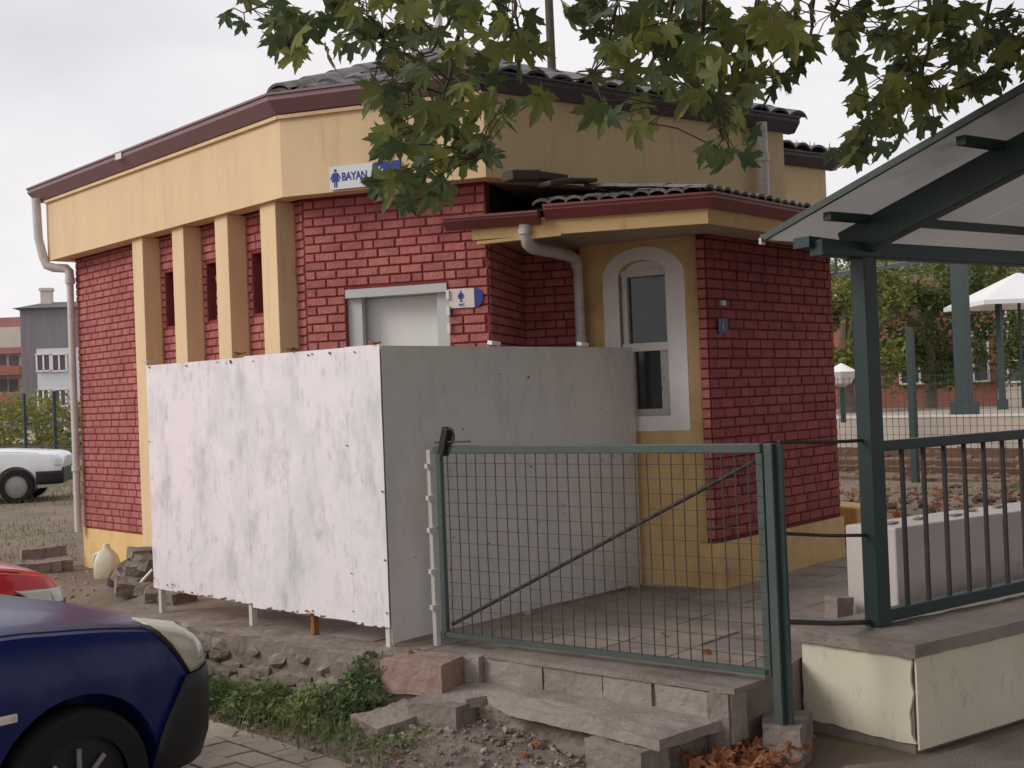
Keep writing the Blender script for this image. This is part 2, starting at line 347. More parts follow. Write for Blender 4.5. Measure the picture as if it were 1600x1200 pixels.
# ------------------------------------------------------------------ ground
YK = [(-60, 22), (-9, 12.5), (-4.2, 9.6), (-2.9, 8.5), (-2.05, 7.75), (-.69, 6.5), (.93, 5.62), (1.3, 6.35), (1.75, 6.2), (6, 9.2), (60, 47)]
def smooth(t): t = max(0, min(1, t)); return t * t * (3 - 2 * t)
def gh(x, y):
    yk = np.interp(x, [k[0] for k in YK], [k[1] for k in YK]); wd = 1.3 if x < -2.3 else .3
    z = .31 * smooth((y - yk) / wd + .3)
    if y > 13: z -= .12 * smooth((y - 13) / 5)
    near = smooth((16 - y) / 6)
    z += near * .012 * math.sin(x * 3.1 + y * 1.7) * math.cos(y * 2.3 - x) if y > yk - .2 else 0
    return z
xs = np.concatenate([[-300, -150, -80, -50, -30, -20, -14], np.arange(-10, 6.01, .16), [8, 11, 16, 24, 40, 80, 150, 300]])
ys = np.concatenate([[-40, -15, -5, 0], np.arange(2, 14.01, .16), [15, 16.5, 18, 20, 24, 30, 40, 60, 100, 200, 500]])
vs = [(x, y, gh(x, y)) for y in ys for x in xs]; nx = len(xs)
fs = [(j * nx + i, j * nx + i + 1, (j + 1) * nx + i + 1, (j + 1) * nx + i) for j in range(len(ys) - 1) for i in range(nx - 1)]
mb = MB(); mb.add(vs, fs); struct(mb.build('ground', MT['dirt'], smooth=60))

# paved strip in front of the kerb: single tiles
kd = V2(.69, -.724); kn = V2(kd.y, -kd.x)                    # along the kerb, away from it (towards the camera)
P0 = V2(-1.80, 6.74)
pav = MB(); q = [P0 - kd * 2.3, P0 + kd * 1.75, P0 + kd * 1.75 + kn * 4.5, P0 - kd * 2.3 + kn * 4.5]
pav.prism([tuple(p) for p in q], -.03, .006); pave = struct(pav.build('pavement', MT['mortar']))
tm = MB(); tm.box((0, 0, 0), (.232, .152, .03)); tme = tm.mesh('paving_tile', MT['paver'])
for j in range(13):
    for i in range(17):
        u = -2.2 + i * .24 + (j % 2) * .12; v = .1 + j * .16
        if u > 1.62: continue
        if j == 0 and random.random() < .25: continue
        p = P0 + kd * u + kn * v
        o = place('paving_tile', tme, pave, loc=(p.x, p.y, .006 + random.uniform(-.004, .005)))
        o.rotation_euler = (random.uniform(-.02, .02), random.uniform(-.02, .02), math.atan2(kd.y, kd.x) + random.uniform(-.02, .02))

# footway beside the low wall, right
sw = MB(); q = [(1.35, 5.35), (1.72, 5.40), (6.0, 8.4), (6.6, 7.4), (3.0, 3.6), (1.55, 5.0)]
sw.prism(q, -.05, .02); struct(sw.build('footway', MT['asphalt']))

# raised platform and its paving slabs
pl = MB()
poly = [(-2.08, 7.55), (-.73, 6.36), (-.32, 6.40), (-.19, 6.352), (.905, 5.40), (1.2, 5.78), (1.37, 6.08), (3.6, 7.65), (3.2, 9.3), (2.5, 10.2), (-2.2, 13), (-2.75, 8.35)]
pl.prism(poly, -.1, ZP - .008); plat = struct(pl.build('platform', MT['concrete_dark']))
gd = V2(1.55, -1.25).normalized(); gn = V2(-gd.y, gd.x)      # along the gate, inward
sm = MB(); sm.box((0, 0, 0), (.394, .394, .02)); sme = sm.mesh('floor_slab', MT['slab'])
G0 = V2(-.44, 6.65)
def inpoly(p, poly):
    c = False; n = len(poly)
    for i in range(n):
        a, b = poly[i], poly[(i + 1) % n]
        if (a[1] > p[1]) != (b[1] > p[1]) and p[0] < (b[0] - a[0]) * (p[1] - a[1]) / (b[1] - a[1]) + a[0]: c = not c
    return c
for i in range(-5, 9):
    for j in range(0, 10):
        p = G0 + gd * (i * .4 + .22) + gn * (j * .4 + .03)
        if not all(inpoly(p + V2(a, b), poly) for a in (-.27, .27) for b in (-.27, .27)): continue
        pp = pix((p.x, p.y, ZP))
        if not pp or pp[0] < 560 or pp[0] > 1420: continue
        o = place('floor_slab', sme, plat, loc=(p.x, p.y, ZP - .012 + random.uniform(-.003, .004)))
        o.rotation_euler = (random.uniform(-.008, .008), random.uniform(-.008, .008), math.atan2(gd.y, gd.x) + random.uniform(-.006, .006))

# ------------------------------------------------------------------ brick walls
brick_me = {}
def brick_mesh(matname):
    if matname in brick_me: return brick_me[matname]
    b = MB(); c = .07; t = 1.0                               # unit brick: x,z in -.5...5, front at y=-1 (proud), chamfered
    b.add([(-.5, 0, -.5), (.5, 0, -.5), (.5, 0, .5), (-.5, 0, .5), (-.5, -.6, -.5), (.5, -.6, -.5), (.5, -.6, .5), (-.5, -.6, .5),
           (-.5 + c * .5, -1, -.5 + c), (.5 - c * .5, -1, -.5 + c), (.5 - c * .5, -1, .5 - c), (-.5 + c * .5, -1, .5 - c)],
          [(0, 1, 5, 4), (1, 2, 6, 5), (2, 3, 7, 6), (3, 0, 4, 7), (4, 5, 9, 8), (5, 6, 10, 9), (6, 7, 11, 10), (7, 4, 8, 11), (8, 9, 10, 11)])
    brick_me[matname] = b.mesh('brick', MT[matname]); return brick_me[matname]
CAND = {}
def bricks(wall, key, p0, p1, z0, z1, course, length, matname, holes=(), proud=.011, first=0, sub=None):
    """lay courses on the vertical plane p0->p1 (outside is to the right of p0->p1); holes are (u0,u1,z0,z1)"""
    d = (p1 - p0); L = d.length; d.normalize(); ang = math.atan2(d.y, d.x); gap = .011
    z = z0; k = first
    while z < z1 - .02:
        h = min(course, z1 - z)
        u = -length * (.5 if k % 2 else 0) - random.uniform(0, .25) * length * (random.random() < .35)
        while u < L - .012:
            ln = length * (1 if random.random() > .07 else random.choice((.5, .75)))
            a, b = max(u, 0), min(u + ln, L); u += ln
            segs = [(a, b)]
            for (h0, h1, hz0, hz1) in holes:
                if z + h * .5 > hz0 and z + h * .5 < hz1:
                    ns = []
                    for (s0, s1) in segs:
                        if s1 <= h0 or s0 >= h1: ns.append((s0, s1)); continue
                        if s0 < h0: ns.append((s0, h0))
                        if s1 > h1: ns.append((h1, s1))
                    segs = ns
            for (s0, s1) in segs:
                if s1 - s0 < .03: continue
                c = p0 + d * ((s0 + s1) / 2)
                CAND.setdefault(key, []).append((wall, matname, (c.x, c.y, z + h / 2), ang, (s1 - s0 - gap, proud * random.uniform(.8, 1.15), h - gap)))
        z += course; k += 1
def lay(key, limit, shown):
    """the bricks that show largest become objects, the rest of each wall one joined part"""
    cs = CAND[key]; sc_ = []
    for c in cs:
        p = pix(c[2]); d = math.hypot(c[2][0], c[2][1])
        fn = Vector((math.sin(c[3]), -math.cos(c[3]))); vis = p and -10 < p[0] < 1610 and -10 < p[1] < 1210 and fn.dot(V2(-c[2][0], -c[2][1])) > 0 and shown(p, c)
        sc_.append((c[4][0] * c[4][2] / d / d * max(.05, fn.dot(V2(-c[2][0], -c[2][1])) / d) if vis else 0))
    order = sorted(range(len(cs)), key=lambda i: -sc_[i]); rest = {}
    for r_, i in enumerate(order):
        wall, mn, p, ang, s = cs[i]
        if r_ < limit and sc_[i] > 0:
            o = place('brick', brick_mesh(mn), wall, loc=p); o.rotation_euler = (random.uniform(-.01, .01), random.uniform(-.012, .012), ang + random.uniform(-.008, .008)); o.scale = s
        else: rest.setdefault((wall.name, mn), (wall, []))[1].append((p, ang, s))
    for (wn, mn), (wall, L) in rest.items():
        b = MB(); src = brick_mesh(mn); sv = [v.co.copy() for v in src.vertices]; sf = [tuple(p.vertices) for p in src.polygons]
        for p, ang, s in L:
            M = Matrix.Rotation(ang, 3, 'Z'); b.add([Vector(p) + M @ Vector((v.x * s[0], v.y * s[1], v.z * s[2])) for v in sv], sf)
        stuff(b.build('brickwork', MT[mn], wall))
def wallquad(mb_, p0, p1, z0, z1, holes=(), depth=.12):
    """vertical sheet with rectangular openings and reveals"""
    d = (p1 - p0); L = d.length; d.normalize(); nin = V2(-d.y, d.x)
    us = sorted({0, L} | {h[0] for h in holes} | {h[1] for h in holes}); zs = sorted({z0, z1} | {h[2] for h in holes} | {h[3] for h in holes})
    P = lambda u, z, k=0: (p0.x + d.x * u + nin.x * k, p0.y + d.y * u + nin.y * k, z)
    for i in range(len(us) - 1):
        for j in range(len(zs) - 1):
            um, zm = (us[i] + us[i + 1]) / 2, (zs[j] + zs[j + 1]) / 2
            if any(h[0] < um < h[1] and h[2] < zm < h[3] for h in holes): continue
            mb_.add([P(us[i], zs[j]), P(us[i + 1], zs[j]), P(us[i + 1], zs[j + 1]), P(us[i], zs[j + 1])], [(0, 1, 2, 3)])
    for h in holes:
        a, b, c, e = h
        mb_.add([P(a, c), P(b, c), P(b, e), P(a, e), P(a, c, depth), P(b, c, depth), P(b, e, depth), P(a, e, depth)], [(1, 0, 4, 5), (2, 1, 5, 6), (3, 2, 6, 7), (0, 3, 7, 4)])

# ------------------------------------------------------------------ the toilet building
tb = thing('toilet_building', 'low red brick public toilet with yellow fascia band, yellow fins and tiled roof', 'building', (-1.0, 10.0, ZP))
PLZ = .66                                                    # top of the painted plinth
# left front: wall with three slot windows between the fins
slots = [(2.36, 2.50, 2.30, 2.72), (3.02, 3.16, 2.30, 2.72), (1.70, 1.84, 2.30, 2.72)]
lw = MB(); holesL = []
for s in slots: holesL.append((s[0] - .14 + .13, s[1] - .14 + .13, s[2], s[3]))
wallquad(lw, A1, B1, .2, 3.02, holesL, .1); wl = lw.build('left_wall', MT['joint_paint'], tb)
for s in holesL:
    g_ = MB(); a = A1 + dL * s[0] + nL * .098; b = A1 + dL * s[1] + nL * .098
    g_.add([V3(a, s[2]), V3(b, s[2]), V3(b, s[3]), V3(a, s[3])], [(0, 1, 2, 3)]); g_.build('slot_pane', MT['glass_dark'], wl)
bricks(wl, 'toilet', A1, B1, PLZ, 3.0, .0578, .15, 'brick_paint', holesL)
cw = MB(); Lc = (C1 - B1).length
du0 = (V2(-1.062, 8.143) - B1).length; du1 = (V2(-.381, 7.912) - B1).length
door_hole = [(du0, du1, .36, 2.39)]
wallquad(cw, B1, C1, .2, 3.02, door_hole, .16); wc = cw.build('front_wall', MT['joint_paint'], tb)
bricks(wc, 'toilet', B1, C1, PLZ, 3.0, .0583, .152, 'brick_paint', door_hole)
rw = MB(); wallquad(rw, C1, Rr, .2, 3.02); wr = rw.build('return_wall', MT['joint_paint'], tb)
bricks(wr, 'toilet', C1, Rr, PLZ, 2.68, .0583, .2, 'brick_paint')
Sx = V2(.62, 8.66); iw = MB(); wallquad(iw, Rr, Sx, .2, 3.02); wi = iw.build('inner_wall', MT['joint_paint'], tb)
bricks(wi, 'toilet', Rr, Sx, PLZ, 2.68, .0583, .15, 'brick_paint')
lay('toilet', 300, lambda p, c: (p[1] < 545 or p[0] < 232) and not (p[0] > 222 and p[0] < 455))
# unseen walls behind
bw = MB(); pts = [Sx, V2(2.0, 10.3), V2(2.72, 10.85), V2(.9, 13.4), V2(-1.7, 13.0), A1]
for i in range(len(pts) - 1): wallquad(bw, pts[i], pts[i + 1], .2, 3.02)
bw.build('rear_wall', MT['yellow_paint'], tb)
# painted plinth along the left front
pn = MB(); o_ = -.012
q = [A1 - dL * .015 + nL * o_, B1 + nL * o_, B1 + nL * .1, A1 - dL * .015 + nL * .1]
pn.prism([tuple(p) for p in q], .2, PLZ - .012)
q = [B1 + nC * o_, C1 + nC * o_, C1 + nC * .1, B1 + nC * .1]
p2 = MB(); pn.build('plinth', MT['yellow_plinth'], tb); p2.prism([tuple(p) for p in [B1 + nC * o_ + dC * .02, B1 + nC * o_ + dC * du0, B1 + nC * .08 + dC * du0, B1 + nC * .08 + dC * .02]], .2, PLZ - .012); p2.build('plinth', MT['yellow_plinth'], tb)
# the four fins
for (t0, t1) in ((1.58, 1.757), (2.25, 2.43), (2.90, 3.08), (3.52, 3.715)):
    f_ = MB(); a = A + dL * t0; b = A + dL * t1
    f_.prism([tuple(p) for p in (a + nL * .04, b + nL * .04, b + nL * (OFF + .03), a + nL * (OFF + .03))], .2, 2.999); f_.build('fin', MT['yellow_paint'], tb, bev=.004)
# fascia band: one board per face, mitred at the corners
def off_poly(pts, d):
    res = []
    for i, p in enumerate(pts):
        e0 = (p - pts[i - 1]).normalized() if i else None; e1 = (pts[i + 1] - p).normalized() if i < len(pts) - 1 else None
        if e0 is None: res.append(p + V2(-e1.y, e1.x) * d)
        elif e1 is None: res.append(p + V2(-e0.y, e0.x) * d)
        else: res.append(isect(p + V2(-e0.y, e0.x) * d, e0, p + V2(-e1.y, e1.x) * d, e1))
    return res
path = [A, B, C, D, D2, D3]; inn = off_poly(path, .14)
for i in range(len(path) - 1):
    b = MB(); b.prism([tuple(x) for x in (path[i], path[i + 1], inn[i + 1], inn[i])], 3.0, 3.53); b.build('fascia', MT['yellow_paint'], tb)
# soffit behind the bands
sf = MB(); sf.prism([tuple(x) for x in [inn[0] + dL * .02, inn[1], inn[2], inn[3], inn[4], inn[5], V2(2.4, 12.4), V2(.2, 13.2), V2(-2.0, 12.9), A + nL * 1.5]], 3.012, 3.05); sf.build('soffit', MT['soffit'], tb)
# end boards at A
eb = MB(); eb.prism([tuple(x) for x in (A + nL * .141, A + nL * 2.9, A + nL * 2.9 + dL * .14, A + nL * .141 + dL * .14)], 3.0, 3.53); eb.build('fascia', MT['yellow_paint'], tb)
# gutter: a sloping brown box with a lip, face by face
def gutter(pts, z0, z1, out_, mname, parent, inset=.03):
    lo = off_poly(pts, -.025); hi = off_poly(pts, -out_); bk = off_poly(pts, inset); lip = off_poly(pts, -out_ - .012)
    for i in range(len(pts) - 1):
        b = MB(); j = i + 1
        ring = lambda k: [V3(bk[k], z0), V3(lo[k], z0), V3(hi[k], z0 + (z1 - z0) * .62), V3(hi[k], z1 - .014), V3(lip[k], z1 - .014), V3(lip[k], z1), V3(bk[k], z1 - .004)]
        n = 7; b.add(ring(i) + ring(j), [tuple(range(n)), tuple(range(2 * n - 1, n - 1, -1))] + [(k, n + k, n + (k + 1) % n, (k + 1) % n) for k in range(n)])
        b.build('gutter', MT[mname], parent)
gp = [A - dL * .16, B, C]
gutter(gp, 3.535, 3.655, .10, 'gutter_brown', tb)
gutter([C + dR * .002, D + dR * .1], 3.527, 3.64, .08, 'gutter_dark', tb)
gutter([D2 - dR * .3, D3 + dR * .12], 3.527, 3.64, .09, 'gutter_dark', tb)
tr = MB()
for i in range(2):
    a, b = off_poly([A, B, C], -.012)[i], off_poly([A, B, C], -.012)[i + 1]; tr.beam(V3(a, 3.515), V3(b, 3.515), .024, .022)
tr.build('trim', MT['yellow_paint'], tb)
wp = MB(); c_ = A + dL * 1.72 - nL * .108; wp.box((c_.x, c_.y, 3.62), (.1, .012, .045), math.atan2(dL.y, dL.x)); wp.build('white_patch', MT['white_frame'], tb)  # white plate painted in for sky seen through a broken gutter hole
# roof planes, pitch 20 degrees, and tiles
TAN = math.tan(R(20)); ZE = 3.635
roof_edge = [A - dL * .1 - nL * .03, B - nL * .03, C - nR * .03, D + dR * .05 - nR * .03]
def bis(p, e0, e1):                                          # inward bisector scaled to unit inward distance
    n0, n1 = V2(-e0.y, e0.x), V2(-e1.y, e1.x); s = (n0 + n1); return s / (s.dot(n0))
bB = bis(B, dL, dC); bC = bis(C, dC, dR)
apex = isect(B, bB, C, bC); hA = (apex - B).dot(nC); ZA = ZE + hA * TAN
bA = bis(apex, dL, dR); top = apex + bA * 1.1; ZT = ZA + 1.1 * TAN
rf = MB()
q = [V3(A - dL * .1, ZE), V3(B, ZE), V3(apex, ZA), V3(top, ZT), V3(A - dL * .1 + nL * (hA + 1.1), ZT)]; rf.add(q, [(0, 1, 2, 3, 4)])
q = [V3(B, ZE), V3(C, ZE), V3(apex, ZA)]; rf.add(q, [(0, 1, 2)])
q = [V3(C, ZE), V3(D + dR * .1, ZE), V3(D + dR * .1 + nR * (hA + 1.1), ZT), V3(top, ZT), V3(apex, ZA)]; rf.add(q, [(0, 1, 2, 3, 4)])
q = [V3(D2 - dR * .2, ZE), V3(D3 + dR * .1, ZE), V3(D3 + dR * .1 + nR * 1.5, ZE + .3), V3(D2 + nR * 1.5, ZE + .3)]; rf.add(q, [(0, 1, 2, 3)])
rfo = rf.build('roof', MT['roof_base'], tb)
def tile_mesh(wd, ln, h, mname, name='roof_tile'):
    b = MB(); n = 7; prof = [(-wd / 2 + wd * k / (n - 1), h * (math.sin(math.pi * k / (n - 1)) ** .7) if 0 < k < n - 1 else 0) for k in range(n)]
    vs = [(x, 0, z + .012) for x, z in prof] + [(x, ln, z * .92) for x, z in prof] + [(x, 0, z - .006) for x, z in prof]
    b.add(vs, [(k, k + 1, n + k + 1, n + k) for k in range(n - 1)] + [(2 * n + k, 2 * n + k + 1, k + 1, k) for k in range(n - 1)])
    return b.mesh(name, MT[mname], smooth=50)
tmesh = tile_mesh(.215, .36, .05, 'roof_tile')
def tiles(parent, o, dirv, nin, zfun, L, rows, row_len, wd, pitch, inside, mesh, jit=.012):
    n = int(L / wd) + 1
    for r_ in range(rows):
        for k in range(-1, n + 1):
            u = k * wd + (r_ % 2) * .0; v = r_ * row_len * math.cos(pitch)
            p = o + dirv * u + nin * v
            if not inside(p + nin * .1): continue
            z = zfun(v) + .02 + random.uniform(0, jit)
            t_ = place('roof_tile', mesh, parent, loc=(p.x, p.y, z))
            t_.rotation_euler = Euler((pitch + random.uniform(-.02, .03), random.uniform(-.03, .03), math.atan2(dirv.y, dirv.x) + random.uniform(-.05, .05)))
def side(p, a, d): return d.x * (p.y - a.y) - d.y * (p.x - a.x)
tiles(rfo, B - nC * .0, dC, nC, lambda v: ZE - .05 * TAN + v * TAN, (C - B).length, 7, .3, .205, R(20),
      lambda p: side(p, B, bB) < .08 and side(p, C, bC) > -.08, tmesh)
tiles(rfo, C - nR * .02, dR, nR, lambda v: ZE - .05 * TAN + v * TAN, 2.85, 4, .3, .205, R(20), lambda p: side(p, C, bC) < .05, tmesh)
tiles(rfo, A + nL * .06 - dL * .1, dL, nL, lambda v: ZE - .05 * TAN + v * TAN, 4.0, 3, .3, .205, R(20), lambda p: side(p, B, bB) > -.05, tmesh)
tiles(rfo, D2 - nR * .05, dR, nR, lambda v: ZE + v * .2, 1.7, 3, .3, .205, R(11), lambda p: True, tmesh)
for (p, dv, L, z1) in ((B, bB, hA, ZA), (C, bC, hA, ZA)):        # hip caps
    n = int(L / .26)
    for k in range(n + 1):
        q = p + dv * (k * .26); z = ZE + .045 + k * .26 * TAN
        t_ = place('hip_tile', tmesh, rfo, loc=(q.x, q.y, z)); dd = dv.normalized()
        t_.rotation_euler = Euler((math.atan(TAN / dv.length), random.uniform(-.04, .04), math.atan2(dd.y, dd.x) - math.pi / 2 + random.uniform(-.04, .04)))
# moss and weeds on the rear roof
mo = MB()
for k in range(260):
    u = random.uniform(0, 1.7); v = random.uniform(-.02, .5); p = D2 + dR * u + nR * v; z = ZE + .04 + v * .2
    a = random.uniform(0, 6.28); h = random.uniform(.02, .11); wv = .012
    mo.add([(p.x - wv * math.cos(a), p.y - wv * math.sin(a), z), (p.x + wv * math.cos(a), p.y + wv * math.sin(a), z), (p.x + random.uniform(-.03, .03), p.y + random.uniform(-.03, .03), z + h)], [(0, 1, 2)])
stuff(mo.build('moss', MT['tree_leaf'], tb))
# door: frame with reveal, recessed leaf
dz1 = 2.372
def onC(u, k, z): p = B1 + dC * u + nC * k; return (p.x, p.y, z)
df = MB()
for u in (du0 + .03, du1 - .022): df.beam(onC(u, .05, .36), onC(u, .05, dz1), .05, .14, up=(dC.x, dC.y, 0))
df.beam(onC(du0 + .005, .05, dz1 - .012), onC(du1 - .004, .05, dz1 - .012), .14, .055)
dfo = df.build('door_frame', MT['door_frame'], tb)
lf = MB(); a = B1 + dC * (du0 + .056) + nC * .12; b = B1 + dC * (du1 - .048) + nC * .12
lf.prism([tuple(x) for x in (a, b, b + nC * .03, a + nC * .03)], .38, dz1 - .042); dl = lf.build('door', MT['door_white'], tb)
dh = MB(); p = B1 + dC * (du0 + .14) + nC * .1; dh.box((p.x, p.y, 1.35), (.1, .03, .02), math.atan2(dC.y, dC.x)); dh.build('handle', MT['rim_silver'], dl)
hg = MB()
for z in (2.31, 2.21, 2.1): p = B1 + dC * (du1 + .006) - nC * .02; hg.box((p.x, p.y, z), (.02, .03, .06), math.atan2(dC.y, dC.x))
hg.build('hinge_strip', MT['white_frame'], dfo)
# downpipes of the toilet building
dp = thing('downpipe', 'grey white downpipe at the left corner of the toilet building, with an elbow', 'pipe', (-3.83, 10.93, .6), 'rain downpipes')
pts = [(-4.11, 10.93, 3.55), (-4.1, 10.93, 3.2), (-4.06, 10.93, 3.02), (-4.035, 10.93, 2.96), (-3.97, 10.925, 2.935), (-3.86, 10.92, 2.925), (-3.835, 10.915, 2.90), (-3.83, 10.91, 2.83)]
b = MB(); b.tube(pts, .038, 12); b.build('elbow_pipe', MT['pipe_plastic'], dp, smooth=True)
b = MB(); b.tube([(-3.83, 10.91, 2.86), (-3.835, 10.91, .62)], .03, 12); b.build('straight_pipe', MT['pipe_plastic'], dp, smooth=True)
for z in (2.84, 1.2):
    b = MB(); b.tube([(-3.83, 10.91, z), (-3.83, 10.91, z - .05)], .043, 12); b.build('collar', MT['pipe_plastic'], dp, smooth=True)
dp = thing('downpipe', 'dull white downpipe high on the shaded right fascia above the annex roof', 'pipe', (1.83, 8.95, 3.0), 'rain downpipes')
pD = C + dR * 2.42 - nR * .06
b = MB(); b.tube([(pD.x, pD.y, 3.56), (pD.x, pD.y, 2.75)], .042, 12); b.build('straight_pipe', MT['pipe_plastic'], dp, smooth=True)
b = MB(); b.tube([(pD.x, pD.y, 3.34), (pD.x, pD.y, 3.28)], .05, 12); b.build('collar', MT['pipe_plastic'], dp, smooth=True)

# ------------------------------------------------------------------ signs
def text_mesh(s, size, m, spacing=1.0, bold=.0):
    cu = bpy.data.curves.new('txt', 'FONT'); cu.body = s; cu.size = size; cu.space_character = spacing; cu.offset = bold; cu.extrude = .0008; cu.align_x = 'LEFT'
    o = bpy.data.objects.new('txt', cu); COL.objects.link(o); bpy.context.view_layer.update()
    me = bpy.data.meshes.new_from_object(o.evaluated_get(bpy.context.evaluated_depsgraph_get())); bpy.data.objects.remove(o)
    me.materials.clear(); me.materials.append(m); return me
def frame_mat(o, dx, z, k=0):
    """matrix mapping local (x right, y up) onto a wall with direction dx"""
    M = Matrix.Identity(4); M.col[0][:3] = (dx.x, dx.y, 0); M.col[1][:3] = (0, 0, 1); M.col[2][:3] = (dx.y, -dx.x, 0); M.translation = (o.x, o.y, z); return M
def woman(mb_, M, h):
    """pictogram of a woman, height h, feet at local origin"""
    s = h
    polys = [[(.09 * math.cos(a * .5236), .91 + .085 * math.sin(a * .5236)) for a in range(12)],
             [(-.12, .8), (.12, .8), (.17, .76), (.33, .47), (.26, .43), (.14, .64), (.25, .3), (.1, .3), (.1, 0), (.02, 0), (.02, .3), (-.02, .3), (-.02, 0), (-.1, 0), (-.1, .3), (-.25, .3), (-.14, .64), (-.26, .43), (-.33, .47), (-.17, .76)]]
    for pg in polys: mb_.add([M @ Vector((x * s, y * s, 0)) for x, y in pg], [tuple(range(len(pg)))])
sg = thing('toilet_sign', 'long white and blue ladies toilet sign on the yellow fascia above the door', 'sign', (-.86, 7.85, 3.01), 'toilet signs')
o1 = V2(-1.105, 7.957) - nC * .012 - dC * .0; M1 = frame_mat(o1, dC, 3.012)
th = Matrix.Translation((0, 0, 0))
def splate(M, poly, zoff, th_, m, name, parent):
    b = MB(); b.plate(M @ Vector((0, 0, zoff)), M.to_3x3() @ Vector((1, 0, 0)), M.to_3x3() @ Vector((0, 1, 0)), poly, th_); return b.build(name, m, parent)
bd = splate(M1, [(0, 0), (.27, 0), (.31, .146), (0, .146)], 0, .006, MT['sign_white'], 'board', sg)
bl = splate(M1, [(.272, 0), (.49, 0), (.49, .146), (.312, .146)], 0, .006, MT['sign_blue'], 'blue_panel', sg)
b = MB(); woman(b, M1 @ Matrix.Translation((.042, .012, .0075)), .118); b.build('woman_symbol', MT['sign_blue'], bd)
me = text_mesh('BAYAN', .072, MT['sign_blue'], .92, .0015); me.transform(M1 @ Matrix.Translation((.085, .052, .0075)) @ Matrix.Diagonal((.8, 1, 1, 1))); place('lettering', me, bd)
b = MB()
for (x0, y0, x1, y1) in ((.318, .03, .352, .118), (.292, .045, .375, .098), (.283, .012, .318, .04)):
    b.beam(M1 @ Vector((x0, y0, .0082)), M1 @ Vector((x1, y1, .0082)), .009, .002, up=M1.to_3x3() @ Vector((0, 0, 1)))
b.build('white_strokes', MT['sign_white'], bl)
sg2 = thing('toilet_sign', 'small cream toilet sign with blue end beside the door on the brick wall', 'sign', (-.27, 7.86, 2.22), 'toilet signs')
M2 = frame_mat(V2(-.372, 7.909) - nC * .016, dC, 2.222)
bd = splate(M2, [(0, .002), (.172, 0), (.172, .122), (0, .124)], 0, .005, MT['sign_cream'], 'board', sg2)
ar = [(.176 + .0, 0)] + [(.18 + .05 * math.cos(t), .061 + .061 * math.sin(t)) for t in np.linspace(-1.5, 1.5, 10)] + [(.176, .122)]
splate(M2, ar, 0, .005, MT['sign_blue'], 'blue_end', sg2)
b = MB(); woman(b, M2 @ Matrix.Translation((.083, .036, .0062)), .075); b.build('woman_symbol', MT['sign_blue'], bd)
me = text_mesh('WC', .024, MT['sign_blue'], 1, .0005); me.transform(M2 @ Matrix.Translation((.066, .011, .0058))); place('lettering', me, bd)

# ------------------------------------------------------------------ annex with the arched window
an = thing('annex', 'small annex in front with arched white window, yellow front and shaded red brick side', 'building', (1.2, 8.9, ZP))
nY = V2(dY.y, -dY.x)                                          # inward of the yellow wall (AC->AL runs left)
if nY.y < 0: nY = -nY
nB = V2(-dB.y, dB.x)
ZS = 2.665
u0, u1 = .15, (AL - AC).length
def onY(u, k, z): p = AC + dY * u + nY * k; return Vector((p.x, p.y, z))
wu0, wu1, wz0, wz1, wsp = .29, .63, 1.485, 2.535, 2.44            # opening
cu_ = (wu0 + wu1) / 2; ha = (wu1 - wu0) / 2
arch_in = [(wu0, wz0), (wu0, wsp)] + [(cu_ - ha * math.cos(t), wsp + (wz1 - wsp) * math.sin(t)) for t in np.linspace(.2, math.pi - .2, 11)] + [(wu1, wsp), (wu1, wz0)]
yw = MB(); K = .03
# yellow wall around the opening
def yq(pts): yw.add([onY(u, K, z) for u, z in pts], [tuple(range(len(pts)))[::-1]])
yq([(u0, .3), (wu0, .3), (wu0, ZS), (u0, ZS)]); yq([(wu1, .3), (u1, .3), (u1, ZS), (wu1, ZS)]); yq([(wu0, .3), (wu1, .3), (wu1, wz0), (wu0, wz0)])
for i in range(1, len(arch_in) - 2):
    (a, za), (b_, zb) = arch_in[i], arch_in[i + 1]; yq([(a, za), (b_, zb), (b_, ZS), (a, ZS)])
for i in range(len(arch_in)):
    (a, za), (b_, zb) = arch_in[i], arch_in[(i + 1) % len(arch_in)]
    yw.add([onY(a, K, za), onY(b_, K, zb), onY(b_, K + .1, zb), onY(a, K + .1, za)], [(0, 1, 2, 3)])
yw.add([onY(u0, K, .3), onY(.06, K + .035, .3), onY(.06, K + .035, ZS), onY(u0, K, ZS)], [(0, 1, 2, 3)])
ywo = yw.build('front_wall', MT['annex_yellow'], an)
# white band around the window
wo0, wo1, bz0, bz1, bsp = .145 + .012, .745, 1.385, 2.622, 2.42
co, ho = (wo0 + wo1) / 2, (wo1 - wo0) / 2
N = 17; outer = [(wo0, bz0), (wo0, bsp)] + [(co - ho * math.cos(t), bsp + (bz1 - bsp) * math.sin(t)) for t in np.linspace(.12, math.pi - .12, N)] + [(wo1, bsp), (wo1, bz0)]
inner = [(wu0, wz0), (wu0, wsp)] + [(cu_ - ha * math.cos(t), wsp + (wz1 - wsp) * math.sin(t)) for t in np.linspace(.12, math.pi - .12, N)] + [(wu1, wsp), (wu1, wz0)]
bb = MB(); n = len(outer); k0, k1 = K - .006, K + .02
vs = [onY(u, k0, z) for u, z in outer] + [onY(u, k0, z) for u, z in inner] + [onY(u, K + .001, z) for u, z in outer] + [onY(u, K + .09, z) for u, z in inner]
fs = []
for i in range(n):
    j = (i + 1) % n; fs += [(i, j, n + j, n + i), (2 * n + i, 2 * n + j, j, i), (n + i, n + j, 3 * n + j, 3 * n + i)]
bb.add(vs, fs)
win = bb.build('window', MT['white_band'], an)
fr = MB()
